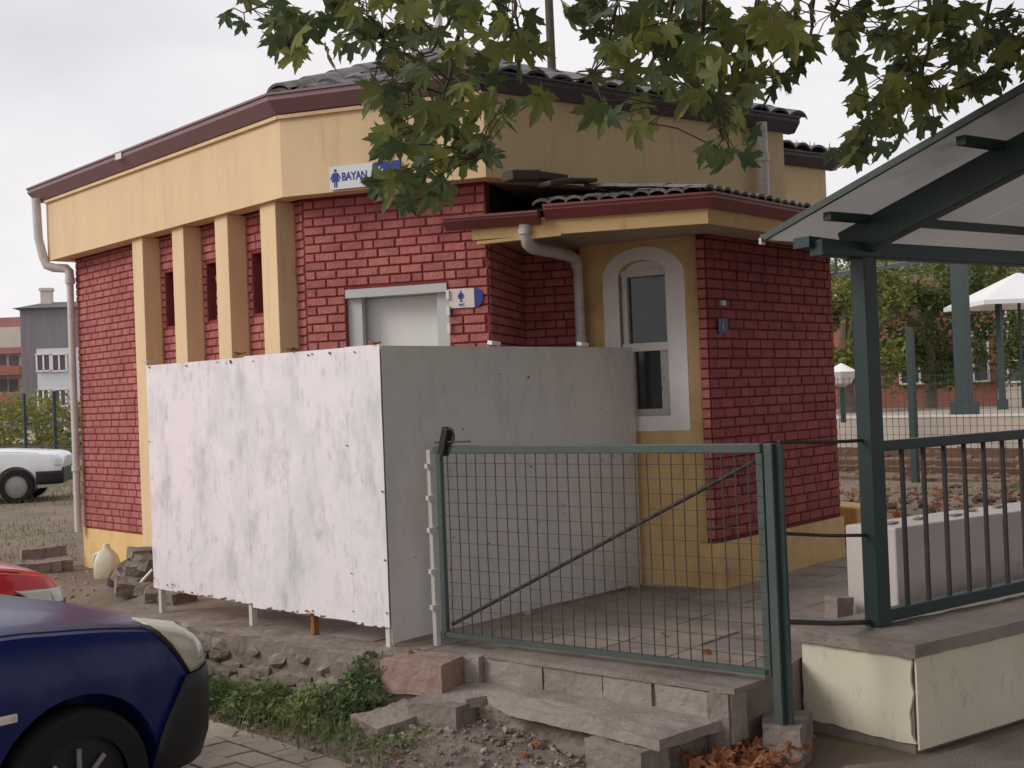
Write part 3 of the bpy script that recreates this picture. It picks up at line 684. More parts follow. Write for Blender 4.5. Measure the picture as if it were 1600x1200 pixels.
def bar(u_a, z_a, u_b, z_b, wd, k, dep, mbx): mbx.beam(onY(u_a, k, z_a), onY(u_b, k, z_b), dep if z_a == z_b else wd, wd if z_a == z_b else dep, up=(0, 0, 1) if z_a == z_b else (nY.x, nY.y, 0))
kf = K + .065
bar(wu1 - .02, wz0 + .001, wu1 - .02, 2.46, .036, kf, .04, fr); bar(wu0 + .012, wz0 + .001, wu0 + .012, 2.46, .022, kf, .04, fr)
bar(wu0, 2.452, wu1, 2.452, .045, kf, .045, fr)
fr.build('frame', MT['white_frame'], win)
tp = MB(); pl_ = [(wu0, wsp - .01), (wu0, wsp)] + [(cu_ - ha * math.cos(t), wsp + (wz1 - wsp) * math.sin(t)) for t in np.linspace(.12, math.pi - .12, 11)] + [(wu1, wsp), (wu1, wsp - .01)]
tp.add([onY(u, K + .07, z) for u, z in pl_], [tuple(range(len(pl_)))[::-1]]); tp.build('arch_panel', MT['white_band'], win)
ts = MB(); bar(wu0, 1.95, wu1, 1.95, .055, kf - .012, .06, ts); ts.build('transom', MT['white_frame'], win)
lo = MB(); bar(wu0 + .045, wz0 + .03, wu0 + .045, 1.925, .06, kf - .004, .035, lo); bar(wu1 - .055, wz0 + .03, wu1 - .055, 1.925, .04, kf - .004, .035, lo); bar(wu0, wz0 + .022, wu1, wz0 + .022, .05, kf - .002, .04, lo)
lo.build('lower_sash', MT['dirty_frame'], win)
for (za, zb) in ((1.96, 2.45), (wz0 + .03, 1.94)):
    g_ = MB(); g_.add([onY(wu0, K + .085, za), onY(wu1, K + .085, za), onY(wu1, K + .085, zb), onY(wu0, K + .085, zb)], [(3, 2, 1, 0)]); g_.build('pane', MT['glass_dark'], win)
# brick side
bs = MB(); wallquad(bs, AC, AR, .3, ZS + .01); wallquad(bs, AC + dY * .06, AC, .3, ZS + .01)
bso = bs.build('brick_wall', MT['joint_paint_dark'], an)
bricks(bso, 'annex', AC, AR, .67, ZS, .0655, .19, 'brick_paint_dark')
z = .67
while z < ZS - .03:                                          # brick ends on the corner pier
    p = AC + dY * .03; CAND['annex'].append((bso, 'brick_paint', (p.x, p.y, z + .0327), math.atan2(-dY.y, -dY.x), (.052, .008, .0545))); z += .0655
lay('annex', 300, lambda p, c: p[0] < 1320)
pr = MB(); e = .03
q = [AC + dY * .11 - nY * e, AC - nY * e * .8 - nB * e, AR - nB * e, AR + nB * .1, AC + nB * .1 + dB * .1, AC + dY * .11 + nY * .05]
pr.prism([tuple(x) for x in q], .3, .645); pr.build('plinth', MT['annex_yellow'], an)
rb = MB(); wallquad(rb, AR, AR + nB * 2.0, .3, ZS + .01); wallquad(rb, AC + dY * u1 + nY * .6, AL + nY * .03, .3, ZS + .01); rb.build('rear_wall', MT['annex_yellow'], an)
# eaves: soffit, fascia boards, gutters
EL = V2(-.27, 7.70); ER = V2(1.19, 7.33); dE = (ER - EL).normalized(); nE = V2(-dE.y, dE.x)
EF = ER + dB * 2.75
es = MB(); q = [EL + dE * .07 + nE * .02, ER + nE * .03, EF, AR + nB * .5, Sx, Rr, C1 + V2(.03, .02)]
es.prism([tuple(x) for x in q], ZS, ZS + .02); es.build('soffit', MT['grey_soffit'], an)
epath = [EL + dE * .06, ER, EF]; ein = off_poly(epath, .02)
for i in range(2):
    b = MB(); b.prism([tuple(x) for x in (epath[i], epath[i + 1], ein[i + 1], ein[i])], 2.625, 2.735); b.build('fascia_board', MT['annex_yellow'], an)
b = MB(); a = EL + dE * .09 + nE * .022; c2 = EL + dE * .62 + nE * .022; b.beam(V3(a, 2.605), V3(c2, 2.625), .05, .02); b.build('loose_strip', MT['annex_yellow'], an)
gutter([EL - dE * .1, EL + dE * .5], 2.69, 2.765, .09, 'gutter_red', an, .0)
gutter([EL + dE * .53, ER, EF], 2.715, 2.80, .07, 'gutter_red', an, .0)
# annex roof and its tile ends
ar_ = MB(); ZR = 2.79
q = [V3(EL + dE * .35, ZR - .02), V3(ER, ZR), V3(EF, ZR), V3(EF + nB * 1.6, ZR + .2), V3(V2(.9, 8.7), ZR + .2), V3(V2(.3, 8.5), ZR + .16)]
ar_.add(q, [(0, 1, 5), (1, 4, 5), (1, 2, 3, 4)]); aro = ar_.build('roof', MT['roof_base'], an)
tm2 = tile_mesh(.112, .34, .026, 'roof_tile')
tiles(aro, EL + dE * .42 - nE * .06, dE, nE, lambda v: ZR - .01 + v * .16, 1.16, 4, .28, .1, R(9), lambda p: side(p, ER, (bis(ER, dE, dB)).normalized()) > -.03 and (p - (EL + dE * .36)).dot(dE) > .06, tm2)
tiles(aro, ER - nB * .05 + dB * .05, dB, nB, lambda v: ZR - .01 + v * .16, 2.6, 3, .28, .1, R(9), lambda p: True, tm2)
# dark solid painted in for the shade of the open gap behind
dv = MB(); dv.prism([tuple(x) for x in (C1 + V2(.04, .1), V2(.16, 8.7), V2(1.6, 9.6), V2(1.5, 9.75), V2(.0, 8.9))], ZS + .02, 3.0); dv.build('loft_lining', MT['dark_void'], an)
# number plate and light switch on the brick side
dpn = tag(MB().build('number_plate', MT['plate_blue']), 'small dark blue house number plate on the annex brick side', 'sign')
M3 = frame_mat(V2(1.35, 8.203) - nB * .02, dB, 2.012)
b = MB(); b.plate(M3 @ Vector((0, 0, 0)), M3.to_3x3() @ Vector((1, 0, 0)), M3.to_3x3() @ Vector((0, 1, 0)), [(0, 0), (.12, 0), (.12, .1), (0, .1)], .005)
dpn.data = b.mesh('number_plate', MT['plate_blue'])
me = text_mesh('1', .07, MT['pipe_plastic'], 1, .0); me.transform(M3 @ Matrix.Translation((.04, .025, .006))); place('numeral', me, dpn)
sb = MB(); p = AC + dB * .165 - nB * .018; sb.box((p.x, p.y, 2.215), (.05, .03, .035), math.atan2(dB.y, dB.x)); tag(sb.build('junction_box', MT['pipe_plastic'], bev=.004), 'tiny white box on the annex brick side above the blue plate', 'fitting')
# annex downpipe
ap = thing('downpipe', 'white downpipe with two bends beside the arched window', 'pipe', (.48, 8.46, .4), 'rain downpipes')
b = MB(); b.tube([(.116, 7.60, 2.70), (.118, 7.61, 2.64), (.13, 7.64, 2.585), (.16, 7.70, 2.565), (.28, 7.98, 2.57), (.42, 8.33, 2.575), (.462, 8.44, 2.56), (.475, 8.46, 2.50)], .04, 12); b.build('bent_pipe', MT['pipe_plastic'], ap, smooth=True)
b = MB(); b.tube([(.475, 8.46, 2.52), (.485, 8.46, .45)], .034, 12); b.build('straight_pipe', MT['pipe_plastic'], ap, smooth=True)
b = MB(); b.tube([(.116, 7.602, 2.67), (.117, 7.604, 2.64)], .046, 12); b.build('collar', MT['pipe_plastic'], ap, smooth=True)
b = MB(); b.tube([(.479, 8.46, 2.04), (.479, 8.46, 2.0)], .041, 12); b.build('collar', MT['pipe_plastic'], ap, smooth=True)
# boards and rags left on the annex roof
for k, (x0, y0, x1, y1, YY, th_, lab) in enumerate(((792, 275, 880, 281, 7.5, .06, 'dark bundled board lying highest over the gap above the annex'), (850, 288, 925, 283, 7.52, .03, 'thin dark lath poking out over the annex roof gap'), (1040, 297, 1112, 293, 7.9, .02, 'bent thin lath lying on the annex roof tiles'))):
    b = MB(); a, c2 = at(x0, y0, YY), at(x1, y1, YY + .25); mid = (a + c2) / 2 + Vector((0, 0, .012)); b.beam(a, mid, .12, th_); b.beam(mid, c2, .11, th_ * .8)
    tag(b.build('roof_board', MT['wood_dark'], bev=.008), lab, 'board', 'boards on the annex roof')

# ------------------------------------------------------------------ sheet metal screen
Q0 = V2(-.69, 6.60); QL = V2(-2.37, 8.12); QR = V2(.81, 8.345)
dF = (QL - Q0).normalized(); dS = (QR - Q0).normalized(); nFo = V2(dF.y, -dF.x)
if nFo.y > 0: nFo = -nFo
nSo = V2(dS.y, -dS.x)
scr = thing('privacy_screen', 'weathered white sheet metal screen standing on short legs in front of the toilet door', 'screen', (-.69, 6.6, ZP))
Lf, Ls = (QL - Q0).length, (QR - Q0).length
def sheet(p, d, ua, ub, z0, z1, no, m, name, label=None, k=0, wob=.0012, low=0):
    b = MB(); n = 10; mm_ = 9; vs = []
    for j in range(mm_ + 1):
        for i in range(n + 1):
            u = ua + (ub - ua) * i / n; z = z0 + (z1 - z0) * j / mm_
            if j == 0: z += random.uniform(-.004, .006) + low * u
            wv = wob * math.sin(u * 5.1 + j * .9) * math.cos(j * 1.1 + u * 2)
            c = p + d * u + no * (k + wv); vs.append((c.x, c.y, z))
    fs = [(j * (n + 1) + i, j * (n + 1) + i + 1, (j + 1) * (n + 1) + i + 1, (j + 1) * (n + 1) + i) for j in range(mm_) for i in range(n)]
    b.add(vs, fs); o = b.build(name, m, scr)
    s_ = o.modifiers.new('th', 'SOLIDIFY'); s_.thickness = .0025; s_.offset = 0
    if label: o['label'] = label
    return o
sheet(Q0, dF, 0, .281, .455, 1.955, nFo, MT['sheet_white'], 'sheet', k=.006)
sheet(Q0, dF, .2825, 1.2, .465, 1.952, nFo, MT['sheet_white'], 'sheet', k=.006)
sheet(Q0, dF, 1.2015, Lf, .455, 1.945, nFo, MT['sheet_white'], 'sheet', k=.006, low=.02)
sheet(Q0, dS, .004, Ls, .375, 1.948, nSo, MT['sheet_side'], 'sheet', k=.004)
for (u, m_) in ((.03, 'white_post'), (.66, 'rust'), (1.24, 'white_post'), (Lf - .05, 'white_post')):
    b = MB(); c = Q0 + dF * u - nFo * .022; b.beam((c.x, c.y, .3), (c.x, c.y, 1.93), .035, .035); b.build('leg', MT[m_], scr)
for u in (Ls * .5, Ls - .04):
    b = MB(); c = Q0 + dS * u - nSo * .024; b.beam((c.x, c.y, .3), (c.x, c.y, 1.93), .035, .035); b.build('leg', MT['white_post'], scr)
b = MB(); b.beam(V3(Q0 + dF * .05 - nFo * .02, .62), V3(Q0 + dF * (Lf - .05) - nFo * .02, .62), .03, .03); b.beam(V3(Q0 + dF * .05 - nFo * .02, 1.92), V3(Q0 + dF * (Lf - .05) - nFo * .02, 1.92), .03, .03); b.beam(V3(Q0 + dS * .05 - nSo * .02, 1.92), V3(Q0 + dS * (Ls - .05) - nSo * .02, 1.92), .03, .03); b.build('rails', MT['white_post'], scr)
rv = MB()
def rivet(c, no, r=.006): rv.box((c[0] + no.x * .014, c[1] + no.y * .014, c[2]), (r * 2, r * 1.2, r * 2), math.atan2(no.y, no.x) + math.pi / 2)
for k in range(11):
    c = Q0 + dF * random.uniform(.04, Lf - .04); rivet((c.x, c.y, 1.925 + random.uniform(-.01, .01)), nFo, random.uniform(.003, .006))
for k in range(7):
    for u in (.012, .285, Lf - .015):
        if random.random() < .62: continue
        c = Q0 + dF * u; rivet((c.x, c.y, .56 + k * .22 + random.uniform(-.06, .06)), nFo, random.uniform(.003, .005))
for k in range(26):
    c = Q0 + dS * random.uniform(.1, Ls - .05); rivet((c.x, c.y, random.uniform(.6, 1.85)), nSo, random.uniform(.002, .006))
stuff(rv.build('rivets', MT['rust'], scr))
fl = MB()
for k in range(42):
    u = random.uniform(.02, Lf - .02); c = Q0 + dF * u + nFo * .0085; zb = (.456 if u < .281 else .466 if u < 1.2 else .456 + .02 * u) + random.uniform(-.004, .012)
    fl.box((c.x, c.y, zb), (random.uniform(.008, .035), .002, random.uniform(.004, .012)), math.atan2(dF.y, dF.x))
stuff(fl.build('rust_edge', MT['rust_dark'], scr))
for (p, d, no, u) in ((Q0, dF, nFo, .05), (Q0, dF, nFo, Lf * .55), (Q0, dF, nFo, Lf * .32), (Q0, dF, nFo, Lf - .02)):
    b = MB(); c = p + d * u; 
    for k in range(3): b.box((c.x + random.uniform(-.03, .03), c.y + random.uniform(-.02, .02), 1.962 + random.uniform(0, .012)), (.05, .02, .008), random.uniform(0, 3), (random.uniform(-.5, .5), random.uniform(-.5, .5), random.uniform(0, 3)))
    b.build('torn_edge', MT['rust' if u != Lf - .02 else 'white_post'], scr)
for u in (.93, 1.80):
    b = MB(); c = Q0 + dS * u * .98; b.box((c.x, c.y, 1.968), (.06, .05, .022), .5, (.15, .1, .6)); b.build('bracket', MT['white_frame'], scr)
for (u, z) in ((.66, .475), (2.05, .535), (.62, .50)):
    b = MB(); c = Q0 + dF * u + nFo * .016
    for k in range(4): b.box((c.x + random.uniform(-.035, .035) * dF.x, c.y + random.uniform(-.035, .035) * dF.y, z + random.uniform(-.01, .02)), (.018, .003, .009), math.atan2(dF.y, dF.x), None)
    b.build('rust_patch', MT['rust'], scr)

# ------------------------------------------------------------------ gate
gt = thing('gate', 'grey green steel gate filled with wire mesh and a diagonal brace', 'gate', (.3, 6.0, ZP))
GA = V2(-.40, 6.62); GB = V2(1.075, 5.43); Lg = (GB - GA).length; g2 = (GB - GA).normalized(); gno = V2(g2.y, -g2.x)
gz0, gz1 = .41, 1.385
def gp3(u, z, k=0): p = GA + g2 * u + gno * k; return (p.x, p.y, z)
b = MB(); b.beam(gp3(-.03, gz1), gp3(Lg, gz1), .04, .042); b.build('top_rail', MT['gate_steel'], gt, bev=.004)
b = MB(); b.beam(gp3(0, gz0), gp3(Lg, gz0), .03, .025); b.build('bottom_rail', MT['gate_steel'], gt)
for u in (.0, Lg - .01):
    b = MB(); b.beam(gp3(u, gz0 - .02), gp3(u, gz1 - .022), .03, .034, up=(g2.x, g2.y, 0)); b.build('stile', MT['gate_steel'], gt, bev=.004)
b = MB(); b.tube([gp3(.03, gz0 + .05, -.02), gp3(Lg - .03, gz1 - .05, -.02)], .010, 8); b.build('brace', MT['dark_bar'], gt)
nv = 29
for k in range(1, nv):
    u = Lg * k / nv; b = MB(); b.tube([gp3(u + random.uniform(-.004, .004), gz0, .012), gp3(u + .006 * math.sin(k), (gz0 + gz1) / 2, .014), gp3(u, gz1 - .02, .012)], .0030, 4, False); b.build('mesh_wire', MT['wire'], gt)
for k in range(1, 14):
    z = gz0 + (gz1 - gz0) * k / 14; b = MB(); b.tube([gp3(.0, z, .016), gp3(Lg / 2, z + random.uniform(-.004, .004), .016), gp3(Lg, z, .016)], .0015, 4, False); b.build('mesh_wire', MT['wire'], gt)
hp = thing('hinge_post', 'thin white square post carrying the gate latch beside the screen', 'post', (-.45, 6.655, ZP))
pz = V2(-.452, 6.66)
b = MB(); b.beam((pz.x, pz.y, .3), (pz.x, pz.y, 1.385), .03, .03); b.build('tube', MT['white_post'], hp, bev=.003)
for z in (1.3, 1.13, .96, .55, .74):
    b = MB(); b.box((pz.x - .004, pz.y - .02, z), (.045, .03, .025), .6); b.build('hinge', MT['white_post'], hp)
lt = thing('gate_latch', 'black steel latch with ring and pin on top of the gate corner', 'latch', (-.36, 6.58, 1.39))
b = MB(); a = Vector(gp3(.045, 1.36, .02)); c2 = Vector(gp3(.095, 1.50, .03)); b.beam(a, c2, .045, .05); b.build('body', MT['black_plastic'], lt, bev=.004)
b = MB(); b.tube([Vector(gp3(.105 + .03 * math.sin(t), 1.455 + .04 * math.cos(t), .03)) for t in np.linspace(-.2, 3.6, 10)], .006, 6); b.build('ring', MT['black_plastic'], lt)
b = MB(); b.tube([gp3(.0, 1.425, .03), gp3(.26, 1.43, .05)], .005, 6); b.build('pin', MT['dark_bar'], lt)
gpst = thing('gate_post', 'double green grey steel post at the right end of the gate', 'post', (1.13, 5.4, 0))
p = GB + g2 * .035
b = MB(); b.beam((p.x, p.y, .16), (p.x, p.y, 1.405), .036, .04, up=(g2.x, g2.y, 0)); b.build('tube', MT['gate_steel'], gpst, bev=.004)
b = MB(); b.prism([(1.03, 5.43), (1.17, 5.33), (1.29, 5.62), (1.08, 5.68)], -.03, .19); rough(b.build('footing', MT['concrete_dark'], gpst), 4, .03, .09)
p2_ = p + g2 * .035 + gno * -.02
b = MB(); b.beam((p2_.x, p2_.y, .16), (p2_.x, p2_.y, 1.40), .022, .03, up=(g2.x, g2.y, 0)); b.build('angle_iron', MT['green_steel'], gpst)

# ------------------------------------------------------------------ shelter on the right
sh = thing('shelter', 'dark green steel waiting shelter with a sloping smoked sheet roof', 'shelter', (1.72, 5.95, .49))
PS = V2(1.70, 5.96); dH = V2(.82, .574); dG = V2(.574, -.82); sl_ = .416 / 1.41
def roofz(v, base=2.36): return base + v * sl_                # v measured along dG from the eave
E0 = V2(1.233, 6.02)
vP = (PS - E0).dot(dG)
for k in (0, 1, 2):                                           # posts along the low wall
    p = PS + dH * (k * 2.6)
    b = MB(); b.beam((p.x, p.y, .44), (p.x, p.y, 2.25), .085, .095, up=(dH.x, dH.y, 0)); b.build('post', MT['green_steel'], sh, bev=.006)
    p2_ = p + dG * 2.6; b = MB(); b.beam((p2_.x, p2_.y, .0), (p2_.x, p2_.y, 2.9), .10, .11, up=(dH.x, dH.y, 0)); b.build('post', MT['green_steel'], sh, bev=.006)
    a = V3(p, roofz(vP) - .115) - Vector((dG.x, dG.y, sl_)) * .1; c2 = a + Vector((dG.x, dG.y, sl_)) * 3.2
    b = MB(); b.beam(a, c2, .07, .15); b.build('rafter', MT['green_steel'], sh, bev=.005)
b = MB(); b.beam(V3(PS - dH * .33, 2.283), V3(PS + dH * 6, 2.283), .08, .075); b.build('beam', MT['green_steel'], sh, bev=.005)
b = MB(); b.beam(V3(PS - dH * .36 - dG * .06, 2.315), V3(PS - dH * .1 - dG * .05, 2.30), .1, .05); b.build('beam_end', MT['green_steel'], sh)
for v in (.0, .08, .8, 1.55, 2.3, 3.1):                       # purlins with spacer brackets
    q = E0 + dG * (v + vP * .92); z = roofz(v + vP * .92) - .045
    if v > 0:
        b = MB(); b.beam(V3(q + dH * .04, z), V3(q + dH * 6.2, z), .045, .038); b.build('purlin', MT['green_steel'], sh)
    for k in (0, 1, 2):
        c = q + dH * (.36 + k * 2.6); b = MB(); b.box((c.x, c.y, z - .04), (.03, .03, .05), .6); b.build('spacer', MT['green_steel'], sh)
for k in range(5):                                            # roof sheets
    a = E0 + dH * (k * 1.26); b = MB(); L_ = 4.2
    b.plate(V3(a, roofz(0)), Vector((dH.x, dH.y, 0)), Vector((dG.x, dG.y, sl_)), [(0, 0), (1.25, 0), (1.25, L_), (0, L_)], -.006); b.build('roof_sheet', MT['canopy_sheet'], sh)
b = MB(); b.beam(V3(E0, roofz(0) + .004), V3(E0 + dG * 4.1, roofz(4.1) + .004), .02, .03); b.build('edge_strip', MT['gate_steel'], sh)
b = MB(); b.box((E0.x, E0.y, 2.352), (.05, .012, .03), 1.0); b.box((E0.x + .02, E0.y + .01, 2.375), (.05, .012, .02), .6); b.build('corner_clip', MT['white_frame'], sh)
# railing
rl = thing('railing', 'dark green railing with slim brown bars between the shelter posts', 'railing', (2.6, 6.6, .49))
RA = PS + dH * .06; RB = PS + dH * 2.54
b = MB(); b.beam(V3(RA, 1.345), V3(RB, 1.345), .05, .05); b.build('top_rail', MT['green_steel'], rl, bev=.004)
b = MB(); b.beam(V3(RA, .535), V3(RB, .555), .05, .06); b.build('bottom_rail', MT['green_steel'], rl, bev=.004)
for k in range(1, 15):
    p = RA + dH * (.165 * k); b = MB(); b.beam((p.x, p.y, .56), (p.x, p.y, 1.32), .018, .018); b.build('bar', MT['dark_bar'], rl)
# thin bars between gate post and shelter post
for z, ze, lab in ((1.41, 1.378, 'thin upper steel bar between gate post and shelter post'), (1.016, .927, 'thin middle steel bar between gate post and shelter post'), (.635, .515, 'dark low steel bar between gate post and shelter post')):
    b = MB(); b.tube([(1.14, 5.39, z), (1.41, 5.66, (z + ze) / 2 - .006), (PS.x - .05, PS.y - .02, ze)], .009 if z > .7 else .013, 6); tag(b.build('tie_bar', MT['dark_bar']), lab, 'bar', 'bars beside the gate')
# low wall with cap under the shelter
lwl = thing('low_wall', 'cream painted low wall with a chipped concrete cap under the shelter', 'wall', (1.7, 5.6, 0))
W0 = V2(1.72, 5.525); W1 = V2(1.33, 6.0); dW = (W1 - W0).normalized(); dW2 = V2(.82, .574)
b = MB(); 
def ragged(a, c, z0, z1, n, nz, off=0):
    return
# wall core with an uneven plaster outline on its end face
b.prism([tuple(x) for x in (W0 + dW * .012 + dW2 * .012, W1 + dW2 * .012, W1 + dW2 * 5, W0 + dW2 * 5 + dW * .012)], -.05, .43); core = b.build('core', MT['concrete_dark'], lwl)
pf = []; n = 14; Lw = (W1 - W0).length
for k in range(n + 1): pf.append((Lw * k / n, .035 + .018 * random.random() + (.02 * k / n)))
for k in range(9): pf.append((Lw - .004 + .012 * random.random() - .012, .1 + .32 * k / 8))
pf.append((Lw - .03, .435))
for k in range(6): pf.append((Lw - .06 - (Lw - .07) * (k + 1) / 6, .425 + .006 * random.random()))
for k in range(8): pf.append((.002 + .016 * random.random() + (.012 if k > 3 else 0), .41 - .37 * k / 8))
o3 = V3(W0, 0); b = MB(); b.plate(o3, Vector((dW.x, dW.y, 0)), Vector((0, 0, 1)), pf, .014); b.build('end_plaster', MT['cream_wall'], lwl)
b = MB(); b.plate(V3(W0 + dW2 * .012, 0), Vector((dW2.x, dW2.y, 0)), Vector((0, 0, 1)), [(0, .02), (5, .02), (5, .43), (0, .43)], .010); b.build('side_plaster', MT['cream_wall'], lwl)
cp = MB(); q = [W0 - dW * .03 - dW2 * .02, W1 + dW * .03 - dW2 * .03, W1 + dW * .03 + dW2 * 5, W0 - dW * .03 + dW2 * 5]
cp.prism([tuple(x) for x in q], .432, .49); cpo = rough(cp.build('cap', MT['concrete'], lwl), 6, .018, .07)
# pale block wall behind the railing
bwq = thing('block_wall', 'pale concrete block wall behind the railing bars', 'wall', (2.5, 7.0, ZP))
X0 = V2(2.05, 6.79)
for k in range(3):
    a = X0 + dH * (k * 1.0); c2 = a + dH * .985; dd = -dG * .32 - dH * .03
    b = MB(); b.prism([tuple(x) for x in (a, c2, c2 + dd, a + dd)], .34, .856 + random.uniform(-.004, .004)); b.build('block', MT['white_wall'], bwq, bev=.01)
hol = MB()
for k in range(5):
    c = X0 + dH * (.15 + k * .27) - dG * random.uniform(.1, .2); hol.box((c.x, c.y, .864), (.1, .04, .006), random.uniform(0, 1))
hol.build('cracked_patch', MT['mortar'], bwq)
# yellow low block beyond the annex
b = MB(); p = gnd(1330, 846, ZP); b.box((p.x + .02, p.y + .35, .48), (.34, .7, .30), .5); tag(b.build('yellow_block', MT['annex_yellow'], bev=.02), 'low yellow painted block just behind the annex brick corner', 'block')
b = MB(); p = gnd(1312, 968, ZP); b.box((p.x, p.y, ZP + .06), (.12, .1, .13), .4, (0, .05, .5)); tag(rough(b.build('concrete_chunk', MT['concrete']), 3, .025, .08), 'grey concrete chunk on the platform beside the shelter post', 'rubble')

# ------------------------------------------------------------------ steps and kerb
st = thing('steps', 'two broken concrete steps leading up to the gate', 'steps', (.3, 5.8, 0))
# top step: front slabs proud of the platform
S0 = V2(-.185, 6.345); S1 = V2(.905, 5.395); dT = (S1 - S0).normalized(); nT = V2(-dT.y, dT.x); Lt = (S1 - S0).length
for (a, c2) in ((0, .38), (.386, .74), (.746, 1.02)):
    b = MB(); q = [S0 + dT * a - nT * .012, S0 + dT * c2 - nT * random.uniform(.008, .018), S0 + dT * c2 + nT * .06, S0 + dT * a + nT * .06]; b.prism([tuple(x) for x in q], .16, .335); rough(b.build('riser_slab', MT['concrete'], st), 4, .014, .06)
b = MB(); q = [S0 - nT * .02, S1 - nT * .03 + dT * .02, S1 + nT * .22 + dT * .04, S0 + nT * .2]; b.prism([tuple(x) for x in q], .336, .362); rough(b.build('tread_slab', MT['concrete_dark'], st), 4, .012, .1)
b = MB(); q = [S0 + dT * 1.05 - nT * .02, S1 + dT * .0 - nT * .02, S1 + nT * .1, S0 + dT * 1.05 + nT * .1]; b.prism([tuple(x) for x in q], .12, .33); rough(b.build('end_block', MT['concrete'], st), 4, .02, .07)
T0 = V2(-.51, 6.10); T1 = V2(.645, 5.28)
# lower tread: two broken slabs on blocks
b = MB(); q = [V2(-.50, 6.09), V2(-.28, 5.96), V2(-.02, 6.12), V2(-.16, 6.37), V2(-.3, 6.42)]; b.prism([tuple(x) for x in q], .17, .218); rough(b.build('tread_slab', MT['concrete'], st), 4, .022, .1)
b = MB(); q = [V2(-.06, 5.77), V2(.29, 5.42), V2(.545, 5.125), V2(.80, 5.36), V2(.92, 5.44), V2(.02, 6.14), V2(-.2, 6.06)]; b.prism([tuple(x) for x in q], .176, .222); rough(b.build('tread_slab', MT['concrete'], st), 4, .022, .1)
b = MB(); q = [V2(-.40, 6.15), V2(.0, 5.85), V2(.55, 5.3), V2(.86, 5.5), V2(-.05, 6.25)]; b.prism([tuple(x) for x in q], -.05, .172); rough(b.build('step_core', MT['mortar'], st), 5, .05, .08)
for (c, d_, rz, mn) in (((-.40, 6.03, .10), (.30, .16, .2), -.62, 'concrete_dark'), ((.425, 5.315, .07), (.33, .17, .2), -.86, 'concrete_dark'), ((-.245, 6.36, .26), (.10, .09, .17), -.5, 'concrete'), ((.86, 5.44, .2), (.10, .1, .27), -.6, 'concrete_dark')):
    b = MB(); b.box(c, d_, rz); rough(b.build('block', MT[mn], st), 4, .018, .06)
kb = thing('kerb_wall', 'rough stone and mortar kerb under the white screen', 'kerb', (-1.3, 6.9, 0))
K0 = V2(-2.15, 7.68); K1 = V2(-.66, 6.39); dK = (K1 - K0).normalized(); nK = V2(-dK.y, dK.x); Lk = (K1 - K0).length
b = MB(); vs = []; n, mz = 34, 7
for j in range(mz + 1):
    for i in range(n + 1):
        u = Lk * i / n; z = -.03 + .385 * j / mz; k = -.05 - .03 * (1 - j / mz) + random.uniform(-.03, .03); c = K0 + dK * u + nK * k
        vs.append((c.x, c.y, z + random.uniform(-.01, .008)))
    
for i in range(n + 1):
    c = K0 + dK * (Lk * i / n) + nK * .2; vs.append((c.x, c.y, .352))
b.add(vs, [(j * (n + 1) + i, j * (n + 1) + i + 1, (j + 1) * (n + 1) + i + 1, (j + 1) * (n + 1) + i) for j in range(mz + 1) for i in range(n)]); b.build('mortar_bed', MT['mortar'], kb, smooth=50)
def stone_mesh(seed, m, name='stone', sub=1):
    bm_ = bmesh.new(); bmesh.ops.create_icosphere(bm_, subdivisions=sub, radius=.5); r_ = random.Random(seed)
    for v in bm_.verts: v.co *= r_.uniform(.78, 1.12); v.co.z = max(-.42, min(.42, v.co.z))
    me = bpy.data.meshes.new(name); bm_.to_mesh(me); bm_.free(); me.materials.append(m); return me
stones = [stone_mesh(k, MT['stone']) for k in range(5)]
for k in range(64):
    u = random.uniform(.0, Lk); z = random.choice((.06, .15, .25)) + random.uniform(-.03, .03); c = K0 + dK * u - nK * (.062 + (.3 - z) * .1)
    s = random.uniform(.08, .2); o = place('stone', random.choice(stones), kb); o.location = Vector((c.x, c.y, z)) - Vector(kb['_org'])
    o.rotation_euler = (random.uniform(-.3, .3), random.uniform(-.3, .3), math.atan2(dK.y, dK.x) + random.uniform(-.3, .3)); o.scale = (s * 1.3, .08, s * .75)
cb = thing('corner_block', 'reddish concrete corner slab at the left end of the steps', 'block', (-.53, 6.3, .2))
b = MB(); b.prism([(-.72, 6.31), (-.40, 6.115), (-.30, 6.33), (-.62, 6.56)], .19, .352); rough(b.build('slab', MT['concrete_red'], cb), 4, .02, .08)
b = MB(); b.prism([(-.7, 6.34), (-.42, 6.16), (-.34, 6.34), (-.62, 6.5)], -.03, .188); rough(b.build('base', MT['mortar'], cb), 4, .04, .08)
lb = gnd(614, 1138, .06); b = MB(); b.box((lb.x, lb.y, .075), (.30, .26, .12), .5, (.06, -.12, .6)); tag(rough(b.build('loose_block', MT['concrete']), 4, .04, .1), 'loose tilted concrete block lying beside the weeds', 'block')

